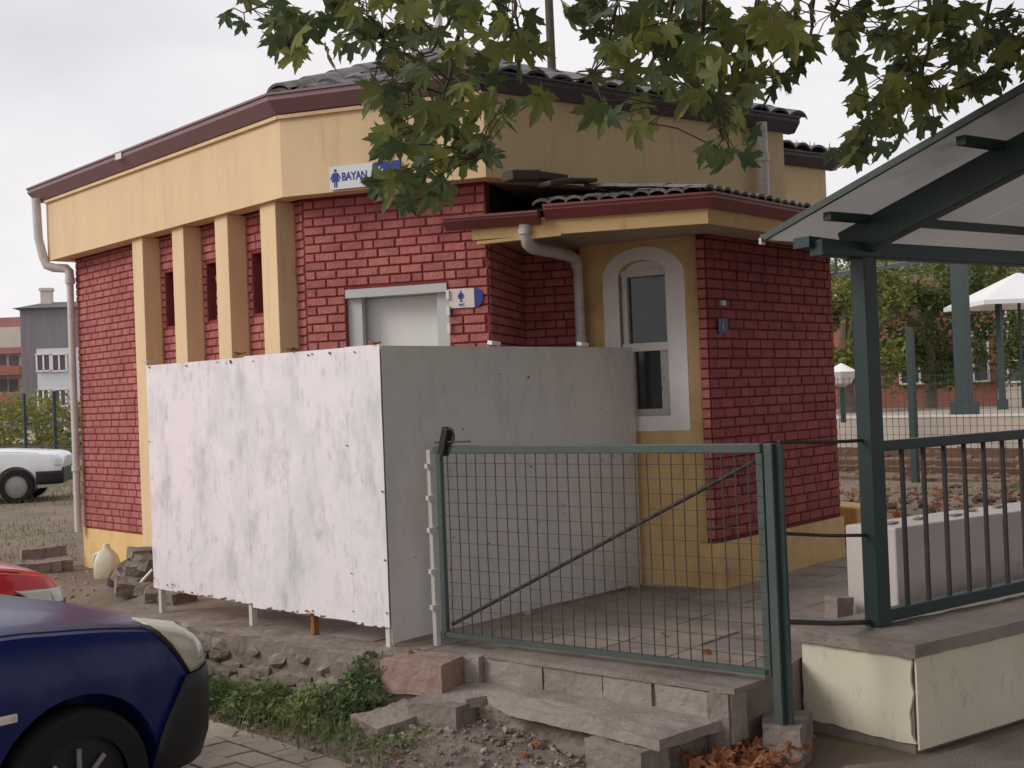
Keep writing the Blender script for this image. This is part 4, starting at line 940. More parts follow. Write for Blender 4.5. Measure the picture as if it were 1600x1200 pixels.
# loose pavers and rubble by the left front
k = 0
for (x, y, z, a, tl) in ((45, 897, .36, .35, .0), (60, 897, .36, .4, .02), (78, 895, .36, .3, -.03), (95, 892, .36, .45, .02), (52, 890, .45, .5, .05), (86, 887, .45, .3, -.06)):
    p = gnd(x, y, .31); b = MB(); b.box((p.x, p.y, z + .0), (.19, .12, .09), a, (tl, tl, a)); k += 1
    tag(rough(b.build('loose_paver', MT['concrete_dark']), 3, .015, .06), ('leftmost grey paver in the row of loose pavers left of the toilet building', 'second paver from the left in the loose row beside the toilet building', 'third paver from the left in the loose row beside the toilet building', 'rightmost paver in the loose row, nearest the plastic jug', 'dark paver laid on top of the left end of the loose row', 'dark paver laid on top of the right end of the loose row')[k - 1], 'paver', 'loose pavers left of the building')
RUB = ['lowest left block of the rubble heap', 'broad block in the middle of the rubble heap', 'tilted block at the left shoulder of the rubble heap', 'large flat block on the right of the rubble heap', 'block just below the top of the rubble heap', 'topmost block of the rubble heap', 'block at the foot of the rubble heap against the screen leg', 'steeply tipped block at the left edge of the rubble heap', 'left block under the raised screen bottom', 'right block under the raised screen bottom', 'upper right block of the rubble heap touching the screen']
for kk, (x, y, Y, a, tl, s) in enumerate(((205, 930, 9.2, .4, .3, 1), (222, 918, 9.3, 1.1, -.2, 1.1), (200, 905, 9.5, .8, .5, .9), (225, 893, 9.4, .2, .15, 1.2), (212, 880, 9.6, .9, -.4, 1), (228, 868, 9.6, .5, .1, 1.1), (235, 940, 9.0, 1.4, .2, .9), (190, 915, 9.6, .1, .6, .8), (255, 935, 8.6, .3, .2, 1.1), (278, 938, 8.5, 1.0, -.1, 1), (232, 880, 9.4, 1.2, .3, 1))):
    p = at(x, y, Y); b = MB(); b.box((p.x, p.y, max(p.z, .36)), (.22 * s, .15 * s, .1 * s), a, (tl, tl * .6, a))
    tag(rough(b.build('rubble_block', MT['concrete_dark']), 3, .04, .09), 'grey ' + RUB[kk], 'rubble', 'rubble heap by the screen')
b = MB(); a, c2 = at(218, 912, 9.05), at(238, 890, 9.1); b.beam(a, c2, .03, .012); tag(b.build('white_lath', MT['white_frame']), 'short white lath leaning on the rubble heap', 'lath')
# plastic jug
jg = thing('plastic_jug', 'translucent cream plastic jug standing against the yellow plinth', 'jug', tuple(gnd(168, 903, .31)))
jp = gnd(168, 903, .31); b = MB()
prof = []
for (z, hx, hy) in ((0, .095, .075), (.02, .105, .085), (.12, .105, .085), (.17, .09, .072), (.21, .06, .05), (.235, .03, .03), (.25, .024, .024)):
    prof.append([(jp.x + hx * (abs(math.cos(t)) ** .5) * np.sign(math.cos(t)) * .92, jp.y + hy * (abs(math.sin(t)) ** .5) * np.sign(math.sin(t)), .31 + z * 1.02) for t in np.linspace(0, 2 * math.pi, 16, endpoint=False)])
vs = [p for r_ in prof for p in r_]; fs = [(i * 16 + k, i * 16 + (k + 1) % 16, (i + 1) * 16 + (k + 1) % 16, (i + 1) * 16 + k) for i in range(6) for k in range(16)] + [tuple(range(15, -1, -1)), tuple(96 + k for k in range(16))]
b.add(vs, fs); b.build('body', MT['jug_plastic'], jg, smooth=60)
b = MB(); b.tube([(jp.x - .05, jp.y, .52), (jp.x - .10, jp.y, .5), (jp.x - .115, jp.y, .44), (jp.x - .1, jp.y, .40)], .012, 8); b.build('handle', MT['jug_plastic'], jg, smooth=True)
b = MB(); b.lathe([(.0, .025), (.026, .025), (.028, 0)], (jp.x, jp.y, .562), 12); b.build('cap', MT['sign_cream'], jg)

# ------------------------------------------------------------------ gravel, weeds, dry leaves
def scatter_stones(name, m, n, region, smin, smax, zfun, seed):
    r_ = random.Random(seed); b = MB(); base = []
    for k in range(4):
        me = stone_mesh(seed + k, m, 'tmp', 1); base.append(([v.co.copy() for v in me.vertices], [tuple(p.vertices) for p in me.polygons])); bpy.data.meshes.remove(me)
    for k in range(n):
        p = region(r_); s = smin * (smax / smin) ** (r_.random() ** 2.2); sv, sf = r_.choice(base)
        M = Euler((r_.uniform(-.5, .5), r_.uniform(-.5, .5), r_.uniform(0, 6.28))).to_matrix() @ Matrix.Diagonal((s, s * r_.uniform(.6, .95), s * r_.uniform(.45, .7)))
        o = Vector((p[0], p[1], zfun(p) + s * .12)); b.add([o + M @ v for v in sv], sf)
    return stuff(b.build(name, m))
def reg_front(r_):
    while True:
        x = r_.uniform(-.95, 1.25); y = r_.uniform(5.2, 6.5)
        p = pix((x, y, .02))
        if p and p[1] > 1090 - (0 if x < .6 else -40) and p[1] < 1230 and 545 < p[0] < 1260: return (x, y)
def heap(p): return .01 + .10 * smooth(1 - abs(p[0] + .25) / .9) * smooth((p[1] - 5.4) / .6)
mbh = MB(); N1, N2 = 46, 30; vs = []
for j in range(N2 + 1):
    for i in range(N1 + 1):
        x = -1.5 + 2.9 * i / N1; y = 5.1 + 1.4 * j / N2; e_ = min(i, N1 - i, j, 8) / 6; z = -.02 + (heap((x, y)) + .012 + random.uniform(-.006, .01)) * min(1, e_); vs.append((x, y, z))
mbh.add(vs, [(j * (N1 + 1) + i, j * (N1 + 1) + i + 1, (j + 1) * (N1 + 1) + i + 1, (j + 1) * (N1 + 1) + i) for j in range(N2) for i in range(N1)]); struct(mbh.build('rubble_ground', MT['mortar'], smooth=70))
g_ = scatter_stones('gravel', MT['gravel'], 2600, reg_front, .010, .05, heap, 21); g_['label'] = 'loose grey gravel and broken stones in front of the steps'; g_['category'] = 'gravel'
def reg_left(r_): u = r_.uniform(-1.0, 1.7); v = r_.uniform(-.35, .12); p = P0 + kd * u + kn * v; return (p.x, p.y)
g_ = scatter_stones('gravel', MT['gravel'], 420, reg_left, .010, .05, lambda p: .012, 51); g_['label'] = 'scattered pebbles along the edge of the paving by the weeds'; g_['category'] = 'gravel'
def reg_yard(r_): return (r_.uniform(-4.6, -1.9), r_.uniform(7.2, 12))
g_ = scatter_stones('gravel', MT['gravel'], 1400, reg_yard, .01, .05, lambda p: gh(*p), 77); g_['label'] = 'sparse pebbles on the dirt yard left of the building'; g_['category'] = 'gravel'

g_ = scatter_stones('debris', MT['debris'], 900, lambda r_: (r_.uniform(2.6, 9.5), r_.uniform(9.4, 17)), .04, .22, lambda p: gh(*p), 131); g_['label'] = 'dark stones and earth clods between the platform and the railway fence'; g_['category'] = 'debris'
def blade(b, x, y, z, h, wv, a, lean):
    dx, dy = math.cos(a), math.sin(a); m_ = Vector((x + dx * lean * .4, y + dy * lean * .4, z + h * .6)); t_ = Vector((x + dx * lean, y + dy * lean, z + h)); px, py = -dy * wv, dx * wv
    b.add([(x - px, y - py, z), (x + px, y + py, z), (m_.x + px * .7, m_.y + py * .7, m_.z), (m_.x - px * .7, m_.y - py * .7, m_.z), tuple(t_)], [(0, 1, 2, 3), (3, 2, 4)])
def leaflet(b, c, s, r_):
    M = Euler((r_.uniform(-1.1, 1.1), r_.uniform(-1.1, 1.1), r_.uniform(0, 6.28))).to_matrix()
    b.add([Vector(c) + M @ Vector(v) * s for v in ((0, -.5, 0), (.22, -.1, .06), (.16, .25, .05), (0, .55, 0), (-.16, .25, .05), (-.22, -.1, .06))], [(0, 1, 2, 3), (0, 3, 4, 5)])
wd_ = MB(); r_ = random.Random(4)
for k in range(7500):
    u = r_.uniform(-.55, 1.6); v = r_.gauss(-.34, .15); p = P0 + kd * u + kn * v
    dens = .5 + .5 * math.sin(u * 5.2 + 1.0) * math.cos(v * 9)
    if r_.random() > .35 + .65 * dens: continue
    if r_.random() < .6: blade(wd_, p.x, p.y, .0, r_.uniform(.03, .13), r_.uniform(.002, .004), r_.uniform(0, 6.28), r_.uniform(.01, .07))
    else: leaflet(wd_, (p.x, p.y, r_.uniform(.01, .10)), r_.uniform(.03, .06), r_)
dg = MB()
for k in range(900):
    u = r_.uniform(-.55, 1.75); v = r_.gauss(-.3, .17); p = P0 + kd * u + kn * v
    blade(dg, p.x, p.y, .0, r_.uniform(.04, .16), r_.uniform(.0015, .003), r_.uniform(0, 6.28), r_.uniform(.03, .12))
o = stuff(dg.build('dry_grass', MT['straw'])); o['label'] = 'straw coloured dry grass among the green weeds at the kerb'; o['category'] = 'grass'
o = stuff(wd_.build('weeds', MT['weed_leaf'])); o['label'] = 'low green weeds and grass along the foot of the kerb'; o['category'] = 'weeds'
for (x, y, h, rr, n, lab) in ((578, 1128, .37, .18, 1100, 'bushy green weed growing beside the corner slab of the steps'), (495, 1124, .2, .19, 520, 'lower spreading weed in the middle of the kerb foot'), (405, 1112, .18, .21, 560, 'leafy weed near the bumper of the blue car'), (345, 1102, .17, .14, 340, 'small weed tuft closest to the blue car')):
    c = gnd(x, y, .02); wb = thing('weed_plant', lab, 'plant', (c.x, c.y, 0), 'weed plants at the kerb')
    b = MB(); bs_ = MB()
    for k in range(n):
        a = r_.uniform(0, 6.28); q = rr * math.sqrt(r_.random()); z = h * r_.random() ** .8 * (1 - .6 * (q / rr) ** 2) + .01; leaflet(b, (c.x + q * math.cos(a), c.y + q * math.sin(a), z), r_.uniform(.025, .055), r_)
    for k in range(26):
        a = r_.uniform(0, 6.28); q = rr * r_.uniform(.2, .8); bs_.tube([(c.x, c.y, 0), (c.x + q * .4 * math.cos(a), c.y + q * .4 * math.sin(a), h * .5), (c.x + q * math.cos(a), c.y + q * math.sin(a), h * r_.uniform(.6, 1.05))], .0025, 4, False)
    b.build('foliage', MT['weed_leaf'], wb); bs_.build('stems', MT['weed_leaf'], wb)
pc = gnd(490, 1078, .1); b = MB()
for k in range(5): b.box((pc.x + r_.uniform(-.03, .03), pc.y + r_.uniform(-.03, .03), .13 + r_.uniform(-.02, .02)), (.05, .035, .004), 0, (r_.uniform(-.8, .8), r_.uniform(-.8, .8), r_.uniform(0, 3)))
tag(b.build('litter_paper', MT['paper']), 'crumpled white and red scrap of paper among the weeds', 'litter')

LEAF = [(0, 1.0), (7, .80), (13, .84), (18, .60), (27, .43), (35, .62), (40, .64), (48, .92), (56, .70), (63, .72), (70, .48), (80, .36), (91, .46), (97, .44), (104, .66), (114, .44), (124, .40), (140, .26), (165, .16)]
def leaf_geo(seed, curl=.25):
    r_ = random.Random(seed); pts = [(a, q * r_.uniform(.92, 1.06)) for a, q in LEAF]
    ring = [(math.sin(R(a)) * q, math.cos(R(a)) * q) for a, q in pts] + [(-math.sin(R(a)) * q * r_.uniform(.94, 1.05), math.cos(R(a)) * q) for a, q in pts[:0:-1]]
    f = lambda x, y: -curl * (x * x + y * y) * .55 + .12 * abs(x) + .05 * math.sin(4 * x + seed)
    vs = [(0, .02, 0)] + [(x, y, f(x, y)) for x, y in ring]; n = len(ring)
    return [Vector(v) for v in vs], [(0, 1 + k, 1 + (k + 1) % n) for k in range(n)]
LG = [leaf_geo(k, .1 + .2 * k) for k in range(4)]
dl_ = MB()
def dry(p, s, up=.5):
    sv, sf = r_.choice(LG); M = Euler((r_.uniform(-up, up), r_.uniform(-up, up), r_.uniform(0, 6.28))).to_matrix()
    dl_.add([Vector(p) + M @ Vector((v.x, v.y, v.z * 2.2)) * s for v in sv], sf)
for k in range(560):
    t_ = r_.random(); x = r_.gauss(1170, 54); y = r_.gauss(1176, 22)
    if y > 1235 or y < 1132 or x > 1262 or x < 1040: continue
    p = gnd(x, y, .02); dry((p.x, p.y, .02 + .09 * r_.random()), r_.uniform(.03, .07), 1.1)
for k in range(60):
    p = gnd(r_.uniform(560, 1240), r_.uniform(1100, 1200), .02); dry((p.x, p.y, heap((p.x, p.y)) + .02), r_.uniform(.02, .045), .7)
for k in range(150):
    p = gnd(r_.uniform(1300, 1640), r_.uniform(758, 830), .28); dry((p.x, p.y, gh(p.x, p.y) + .03 * r_.random()), r_.uniform(.05, .1), .8)
for (x, y, z) in ((1008, 1095, .24), (1015, 1092, .25), (1000, 1097, .235), (712, 1050, .24), (718, 1045, .25), (706, 1052, .23), (722, 1052, .23), (1110, 1018, .36), (995, 1022, .36), (640, 1020, .36), (1040, 993, .36), (455, 1075, .1), (430, 1062, .1)):
    p = gnd(x, y, z); dry((p.x, p.y, z), r_.uniform(.035, .06), .8)
o = stuff(dl_.build('dry_leaves', MT['dry_leaf'])); o['label'] = 'curled brown fallen leaves heaped below the gate post and strewn around'; o['category'] = 'leaves'

# ------------------------------------------------------------------ cars
def spl(xq, xs_, ys_):
    xs_ = np.array(xs_, float); ys_ = np.array(ys_, float); m_ = np.gradient(ys_, xs_)
    i = np.clip(np.searchsorted(xs_, xq) - 1, 0, len(xs_) - 2); h = xs_[i + 1] - xs_[i]; t = (xq - xs_[i]) / h
    return ((1 + 2 * t) * (1 - t) ** 2) * ys_[i] + t * (1 - t) ** 2 * h * m_[i] + t * t * (3 - 2 * t) * ys_[i + 1] + t * t * (t - 1) * h * m_[i + 1]
def make_car(name, label, paint, pos, heading, kind, lamp, lz=(.605, .15, .085)):
    """pos = ground point under the right front wheel; heading = plan direction"""
    hatch = kind == 'hatch'
    if hatch:
        S = dict(s=[0, .05, .14, .3, .55, .9, 1.2, 1.55, 1.95, 2.4, 3.0, 3.4, 3.65, 3.8], top=[.60, .68, .755, .815, .865, .905, .94, 1.18, 1.40, 1.44, 1.42, 1.33, 1.02, .9],
                 bot=[.34, .24, .21, .2, .19, .18, .18, .18, .18, .18, .18, .2, .25, .32], hw=[.40, .56, .68, .765, .80, .815, .82, .825, .825, .825, .82, .80, .76, .68])
        wheels = (.74, 3.15); WR = .285
    else:
        S = dict(s=[0, .04, .12, .3, .6, 1.0, 1.3, 1.6, 1.95, 2.4, 2.9, 3.25, 3.6, 4.1, 4.2], top=[.74, .80, .83, .85, .875, .905, .93, 1.15, 1.38, 1.42, 1.40, 1.18, .97, .93, .88],
                 bot=[.38, .3, .25, .22, .2, .2, .2, .2, .2, .2, .2, .2, .24, .28, .36], hw=[.70, .74, .77, .79, .80, .81, .81, .81, .81, .81, .81, .81, .80, .77, .74])
        wheels = (.72, 3.15); WR = .28
    car = thing(name, label, 'car', (pos[0], pos[1], 0), 'parked cars')
    car.rotation_euler = (0, 0, math.atan2(heading[1], heading[0])); car['_org'] = [0, 0, 0]
    L0 = wheels[0]; W_ = .82
    def sec(s):
        top = float(spl(s, S['s'], S['top'])); bot = float(spl(s, S['s'], S['bot'])); hw = float(spl(s, S['s'], S['hw']))
        belt = min(top - .045, .885); green = max(0, top - .95)
        tw = hw * .80 if green < .02 else hw * (.80 - .12 * min(1, green / .4))
        zs_ = [bot, bot + .02, bot + .10, bot + (belt - bot) * .55, belt - .05, belt, belt + (top - belt) * .5, top - (.012 if green < .02 else .05), top, top + .012]
        hs = [0, hw * .88, hw * .97, hw, hw * .985, hw * .955, (hw * .955 + tw) / 2 * (1.0 if green > .02 else 1.02), tw, tw * .72, 0]
        return hs, zs_
    def P(s, y, z): return (L0 - s, -W_ + .0 + 0 + (-y) + W_ * 1 + 0, z) if False else (L0 - s, W_ - .08 - y, z)   # +y argument = the car's right side
    ss = np.concatenate([np.linspace(0, .3, 9), np.linspace(.36, S['s'][-1], 44)])
    b = MB(); n = None; rows = []
    for s in ss:
        hs, zs_ = sec(s); right = list(zip(hs, zs_)); left = [(-h, z) for h, z in right[-2:0:-1]]; loop = right + left; n = len(loop); rows.append([P(s, y, z) for y, z in loop])
    vs = [p for r2 in rows for p in r2]; fs = [(i * n + k, i * n + (k + 1) % n, (i + 1) * n + (k + 1) % n, (i + 1) * n + k) for i in range(len(ss) - 1) for k in range(n)]
    fs += [tuple(range(n))[::-1], tuple((len(ss) - 1) * n + k for k in range(n))]
    b.add(vs, fs); me = b.mesh('body', MT[paint]); body = place('body', me)
    bm_ = bmesh.new(); bm_.from_mesh(me); bmesh.ops.recalc_face_normals(bm_, faces=bm_.faces); bm_.to_mesh(me); bm_.free()
    cut = MB()
    for ws in wheels:
        for sgn in (1, -1):
            yc = W_ - .08 - sgn * .76; prof = [(0, -.2), (WR + .055, -.2), (WR + .055, .2), (0, .2)]; cut.lathe(prof, (L0 - ws, yc, WR), 36, 'Y')
    co_ = place('cutter', cut.mesh('cutter')); cm = bmesh.new(); cm.from_mesh(co_.data); bmesh.ops.remove_doubles(cm, verts=cm.verts, dist=1e-5); bmesh.ops.recalc_face_normals(cm, faces=cm.faces); cm.to_mesh(co_.data); cm.free()
    md = body.modifiers.new('arch', 'BOOLEAN'); md.operation = 'DIFFERENCE'; md.object = co_; md.solver = 'EXACT'
    bpy.context.view_layer.update()
    nm = bpy.data.meshes.new_from_object(body.evaluated_get(bpy.context.evaluated_depsgraph_get())); body.modifiers.clear(); body.data = nm; bpy.data.objects.remove(co_)
    nm.shade_smooth(); nm.set_sharp_from_angle(angle=R(32)); body.parent = car; body.location = (0, 0, 0)
    def hw_at(s, z):
        hs, zs_ = sec(s); return float(np.interp(z, zs_[1:8], hs[1:8]))
    def patch(nm_, m_, s_of, z_of, off, side_=1, nu=12, nv_=6):
        q = MB(); vs = []
        for j in range(nv_ + 1):
            for i in range(nu + 1):
                u, v = i / nu, j / nv_; s = s_of(u, v); z = z_of(u, v); y = hw_at(s, z); e = 1e-3
                # outward push: sideways plus forward near the nose
                dyds = (hw_at(s + .01, z) - y) / .01; nn = Vector((1, 0)) if False else Vector((max(0, dyds), 1)).normalized()
                x_, y_, z_ = P(s, (y + off * nn.y) * side_, z); vs.append((x_ + off * nn.x, y_, z_))
        q.add(vs, [(j * (nu + 1) + i, j * (nu + 1) + i + 1, (j + 1) * (nu + 1) + i + 1, (j + 1) * (nu + 1) + i) for j in range(nv_) for i in range(nu)])
        o = q.build(nm_, m_, car, smooth=60); sd = o.modifiers.new('th', 'SOLIDIFY'); sd.thickness = .008; sd.offset = 0; return o
    for sg_ in (1, -1):
        if hatch:
            patch('lamp_gap', MT['black_plastic'], lambda u, v: .040 + u * (.192 + .155 * v) + .04 * v * v, lambda u, v: lz[0] - .007 + v * (lz[1] - .012 + lz[2] * u), .0025, sg_, 14, 8)
            patch('lamp_reflector', MT['lamp_clear'], lambda u, v: .075 + u * .09 + .03 * v, lambda u, v: lz[0] + .03 + v * (lz[1] * .62), .0085, sg_, 8, 5)
            patch('headlight', MT[lamp], lambda u, v: .045 + u * (.18 + .15 * v) + .04 * v * v, lambda u, v: lz[0] + v * (lz[1] + lz[2] * u), .006, sg_, 14, 8)
            patch('bumper', MT['black_plastic'], lambda u, v: .003 + u * u * (.43 - .17 * v * v), lambda u, v: .22 + v * .38, .016, sg_, 16, 7)
        else:
            patch('headlight', MT[lamp], lambda u, v: .004 + u * .1, lambda u, v: .60 + v * .13, .006, sg_, 8, 4)
            patch('bumper', MT['black_plastic'], lambda u, v: .003 + u * u * .40, lambda u, v: .30 + v * .22, .03, sg_, 16, 5)
        patch('side_window', MT['glass_dark'], lambda u, v: 1.42 + .28 * v + u * (1.65 - .45 * v if hatch else 1.75 - .5 * v), lambda u, v: .95 + v * .36, .004, sg_, 10, 5)
    for sg_ in (1, -1):
        gl = MB(); gl.tube([P(s_, sg_ * (float(np.interp(min(float(spl(s_, S['s'], S['top'])) - .045, .885) + .012, sec(s_)[1][1:8], sec(s_)[0][1:8])) + .001), min(float(spl(s_, S['s'], S['top'])) - .045, .885) + .012) for s_ in np.linspace(.36, 1.12, 12)], .0035, 5); gl.build('hood_gap', MT['black_plastic'], car)
    fb = MB(); y_ = .42 if hatch else .7; fb.box((L0 + .012, W_ - .08, .44), (.04, y_ * 2, .26)); fb.build('front_bumper', MT['black_plastic'], car, bev=.015)
    if hatch:
        wq = MB(); q0 = 1.22; vsw = [P(q0 + .02, -.58, .965), P(q0 + .02, .58, .965), P(1.86, .50, 1.372), P(1.86, -.50, 1.372)]
        wq.add([(p[0] + .015, p[1], p[2] + .02) for p in vsw], [(0, 1, 2, 3)]); wq.build('windscreen', MT['glass_dark'], car)
        wip = MB(); wip.tube([P(1.16, .5, .955), P(1.12, .2, .965), P(1.12, -.2, .968)], .012, 6); wip.build('wiper', MT['black_plastic'], car)
        rp = MB(); pp = P(1.02, .83, .60); rp.box(pp, (.07, .012, .03)); rp.build('side_repeater', MT['sign_cream'], car, bev=.004)
    for ws in wheels:
        for sg_ in (1, -1):
            yc = W_ - .08 - sg_ * .73; wx = L0 - ws
            wt = MB(); wt.lathe([(WR * .66, -.085), (WR * .93, -.085), (WR, -.06), (WR, .06), (WR * .93, .085), (WR * .66, .085)], (wx, yc, WR), 36, 'Y'); wh = wt.build('wheel', MT['rubber'], car, smooth=40)
            rm = MB(); rm.lathe([(0, 0), (WR * .68, 0)], (wx, yc - sg_ * .045, WR), 30, 'Y')
            rm.build('wheel_disc', MT['black_plastic'] if hatch else MT['rim_silver'], wh)
            if hatch:
                sp = MB()
                for k in range(8):
                    a = 2 * math.pi * k / 8 + math.pi / 2; c0 = Vector((wx, yc - sg_ * .062, WR)); d0 = Vector((math.cos(a), 0, math.sin(a))); sp.beam(c0 + d0 * .02, c0 + d0 * WR * .63, .018, .045, up=(0, 1, 0)) if False else sp.beam(c0 + d0 * .02, c0 + d0 * .145, .018, .016, up=(0, 1, 0))
                sp.lathe([(.0, -.012), (.045, -.012), (.05, .02)], (wx, yc - sg_ * .066, WR), 16, 'Y'); sp.build('spokes', MT['rim_silver'], wh, bev=.004)
            else:
                sp = MB(); sp.lathe([(0, -.02 * sg_), (WR * .35, -.018 * sg_), (WR * .6, -.004 * sg_)], (wx, yc - sg_ * .05, WR), 24, 'Y'); sp.build('hub_cap', MT['rim_silver'], wh, smooth=40)
    return car
hd = V2(.67, .745)
make_car('parked_car', 'dark blue hatchback with black bumper parked nose towards the kerb, in front', 'paint_blue', (-1.67, 4.60), hd, 'hatch', 'headlight')
make_car('parked_car', 'red car whose nose shows just behind the blue hatchback', 'paint_red', (-2.98, 6.52), V2(.72, .69), 'hatch', 'lamp_clear', (.56, .12, .03))
cwh = make_car('parked_car', 'white saloon with black bumper parked on the yard behind at far left', 'paint_white', (-8.35, 20.9), V2(.97, .2), 'sedan', 'lamp_clear'); cwh.location.z = .19

# ------------------------------------------------------------------ railway and far side (runs parallel to the left front)
dT2 = dL; nT2 = nL
def strip(name, p, w_, z0, z1, m_, l0=-60, l1=30):
    b = MB(); q = [p + dT2 * l0, p + dT2 * l1, p + dT2 * l1 + nT2 * w_, p + dT2 * l0 + nT2 * w_]; b.prism([tuple(x) for x in q], z0, z1); return b.build(name, m_)
RP = V2(5.6, 17.6)
struct(strip('track_bed', RP + nT2 * .6, 7.6, .05, .235, MT['ballast']))
for k, v in enumerate((1.6, 3.04, 5.2, 6.64)):
    tr_ = thing('rail', ('nearest', 'second', 'third', 'farthest')[k] + ' brown steel rail of the tracks behind the station fence', 'rail', tuple(V3(RP + nT2 * v, .235)), 'railway rails')
    p = RP + nT2 * v; b = MB(); b.beam(V3(p + dT2 * -60, .30), V3(p + dT2 * 30, .30), .07, .04); b.build('head', MT['rail_steel'], tr_); b = MB(); b.beam(V3(p + dT2 * -60, .26), V3(p + dT2 * 30, .26), .12, .045); b.build('foot', MT['rail_steel'], tr_)
struct(strip('far_platform', RP + nT2 * 8.4, 9, .05, .86, MT['far_concrete']))
struct(strip('platform_edge', RP + nT2 * 8.38, .5, .862, .90, MT['house_cream']))
bal = scatter_stones('ballast', MT['ballast'], 1500, lambda r_: tuple(RP + nT2 * r_.uniform(.3, 8) + dT2 * r_.uniform(-8, 6)), .05, .2, lambda p: .23, 91); bal['label'] = 'brown ballast stones between the rails'; bal['category'] = 'ballast'
# mesh fence before the tracks
fn_ = thing('mesh_fence', 'green wire mesh fence along the railway behind the station building', 'fence', tuple(V3(RP, .2)))
FP = RP + nT2 * .35
for k in range(-16, 6):
    p = FP + dT2 * (k * 2.6) - dT2 * .17; b = MB(); b.beam((p.x, p.y, .1), (p.x, p.y, 2.42), .09, .09, up=(dT2.x, dT2.y, 0)); b.build('post', MT['green_steel'], fn_)
b = MB()
for k in range(0, 150):
    p = FP + dT2 * (-5 + k * .1); b.beam((p.x, p.y, .35), (p.x, p.y, 1.75), .006, .006)
for z in np.arange(.4, 1.76, .12): b.beam(V3(FP - dT2 * 5, z), V3(FP + dT2 * 10, z), .006, .006)
stuff(b.build('mesh_wires', MT['green_steel'], fn_))
b = MB()
for z in (.6, 1.3): b.beam(V3(FP - dT2 * 42, z), V3(FP - dT2 * 20, z), .04, .04)
b.build('rails', MT['green_steel'], fn_)
# far canopy columns, lamp, parasol
def far_col(x, ybase, ytop, Y, wpx, lab):
    a = at(x, ybase, Y); c = at(x - 4, ytop, Y); wd2 = wpx * Y / F; th2 = thing('canopy_column', lab, 'column', tuple(a), 'columns of the far platform canopy')
    b = MB(); b.beam(a, (a.x, a.y, c.z), wd2, wd2, up=(dT2.x, dT2.y, 0)); b.build('shaft', MT['green_steel'], th2); b = MB(); b.beam((a.x, a.y, a.z - .05), (a.x, a.y, a.z + .25), wd2 * 1.6, wd2 * 1.6, up=(dT2.x, dT2.y, 0)); b.build('base', MT['green_steel'], th2)
far_col(1508, 645, 395, 27.5, 20, 'thick dark green canopy column on the far platform')
far_col(1567, 640, 470, 31, 8, 'thin green pole under the white parasol on the far platform')
lp = thing('platform_lamp', 'small lamp with pale shade at the edge of the far platform', 'lamp', tuple(at(1318, 655, 26)))
a, c = at(1318, 660, 26), at(1315, 590, 26); b = MB(); b.tube([a, (a.x, a.y, c.z)], .06, 8); b.build('pole', MT['green_steel'], lp); b = MB(); b.lathe([(.02, .3), (.34, .12), (.2, -.12), (.05, -.2)], (a.x, a.y, c.z), 10); b.build('shade', MT['canopy_white'], lp)
pr_ = thing('parasol', 'white square parasol on the far platform at the right edge', 'parasol', tuple(at(1590, 640, 30)))
c = at(1592, 472, 30); b = MB(); ap_ = Vector((c.x, c.y, c.z + .72)); s = 1.35
q = [Vector((c.x + sx_ * s, c.y + sy_ * s, c.z)) for sx_, sy_ in ((-1, -1), (1, -1), (1, 1), (-1, 1))]; b.add(q + [ap_] + [v - Vector((0, 0, .1)) for v in q], [(0, 1, 4), (1, 2, 4), (2, 3, 4), (3, 0, 4), (0, 5, 6, 1), (1, 6, 7, 2), (2, 7, 8, 3), (3, 8, 5, 0)]); b.build('canopy', MT['canopy_white'], pr_)
b = MB(); b.tube([(c.x, c.y, .9), ap_], .04, 8); b.build('pole', MT['green_steel'], pr_)
fc = thing('far_canopy', 'edge of a pale canopy roof across the tracks', 'canopy', tuple(at(1360, 420, 28)))
b = MB(); b.beam(at(1290, 431, 28), at(1440, 408, 33), .3, .1); b.build('edge', MT['green_steel'], fc)
b = MB(); b.tube([at(1306, 400, 28), at(1306, 428, 28)], .04, 6); b.tube([at(1384, 395, 30), at(1384, 416, 30)], .04, 6); b.build('hangers', MT['green_steel'], fc)

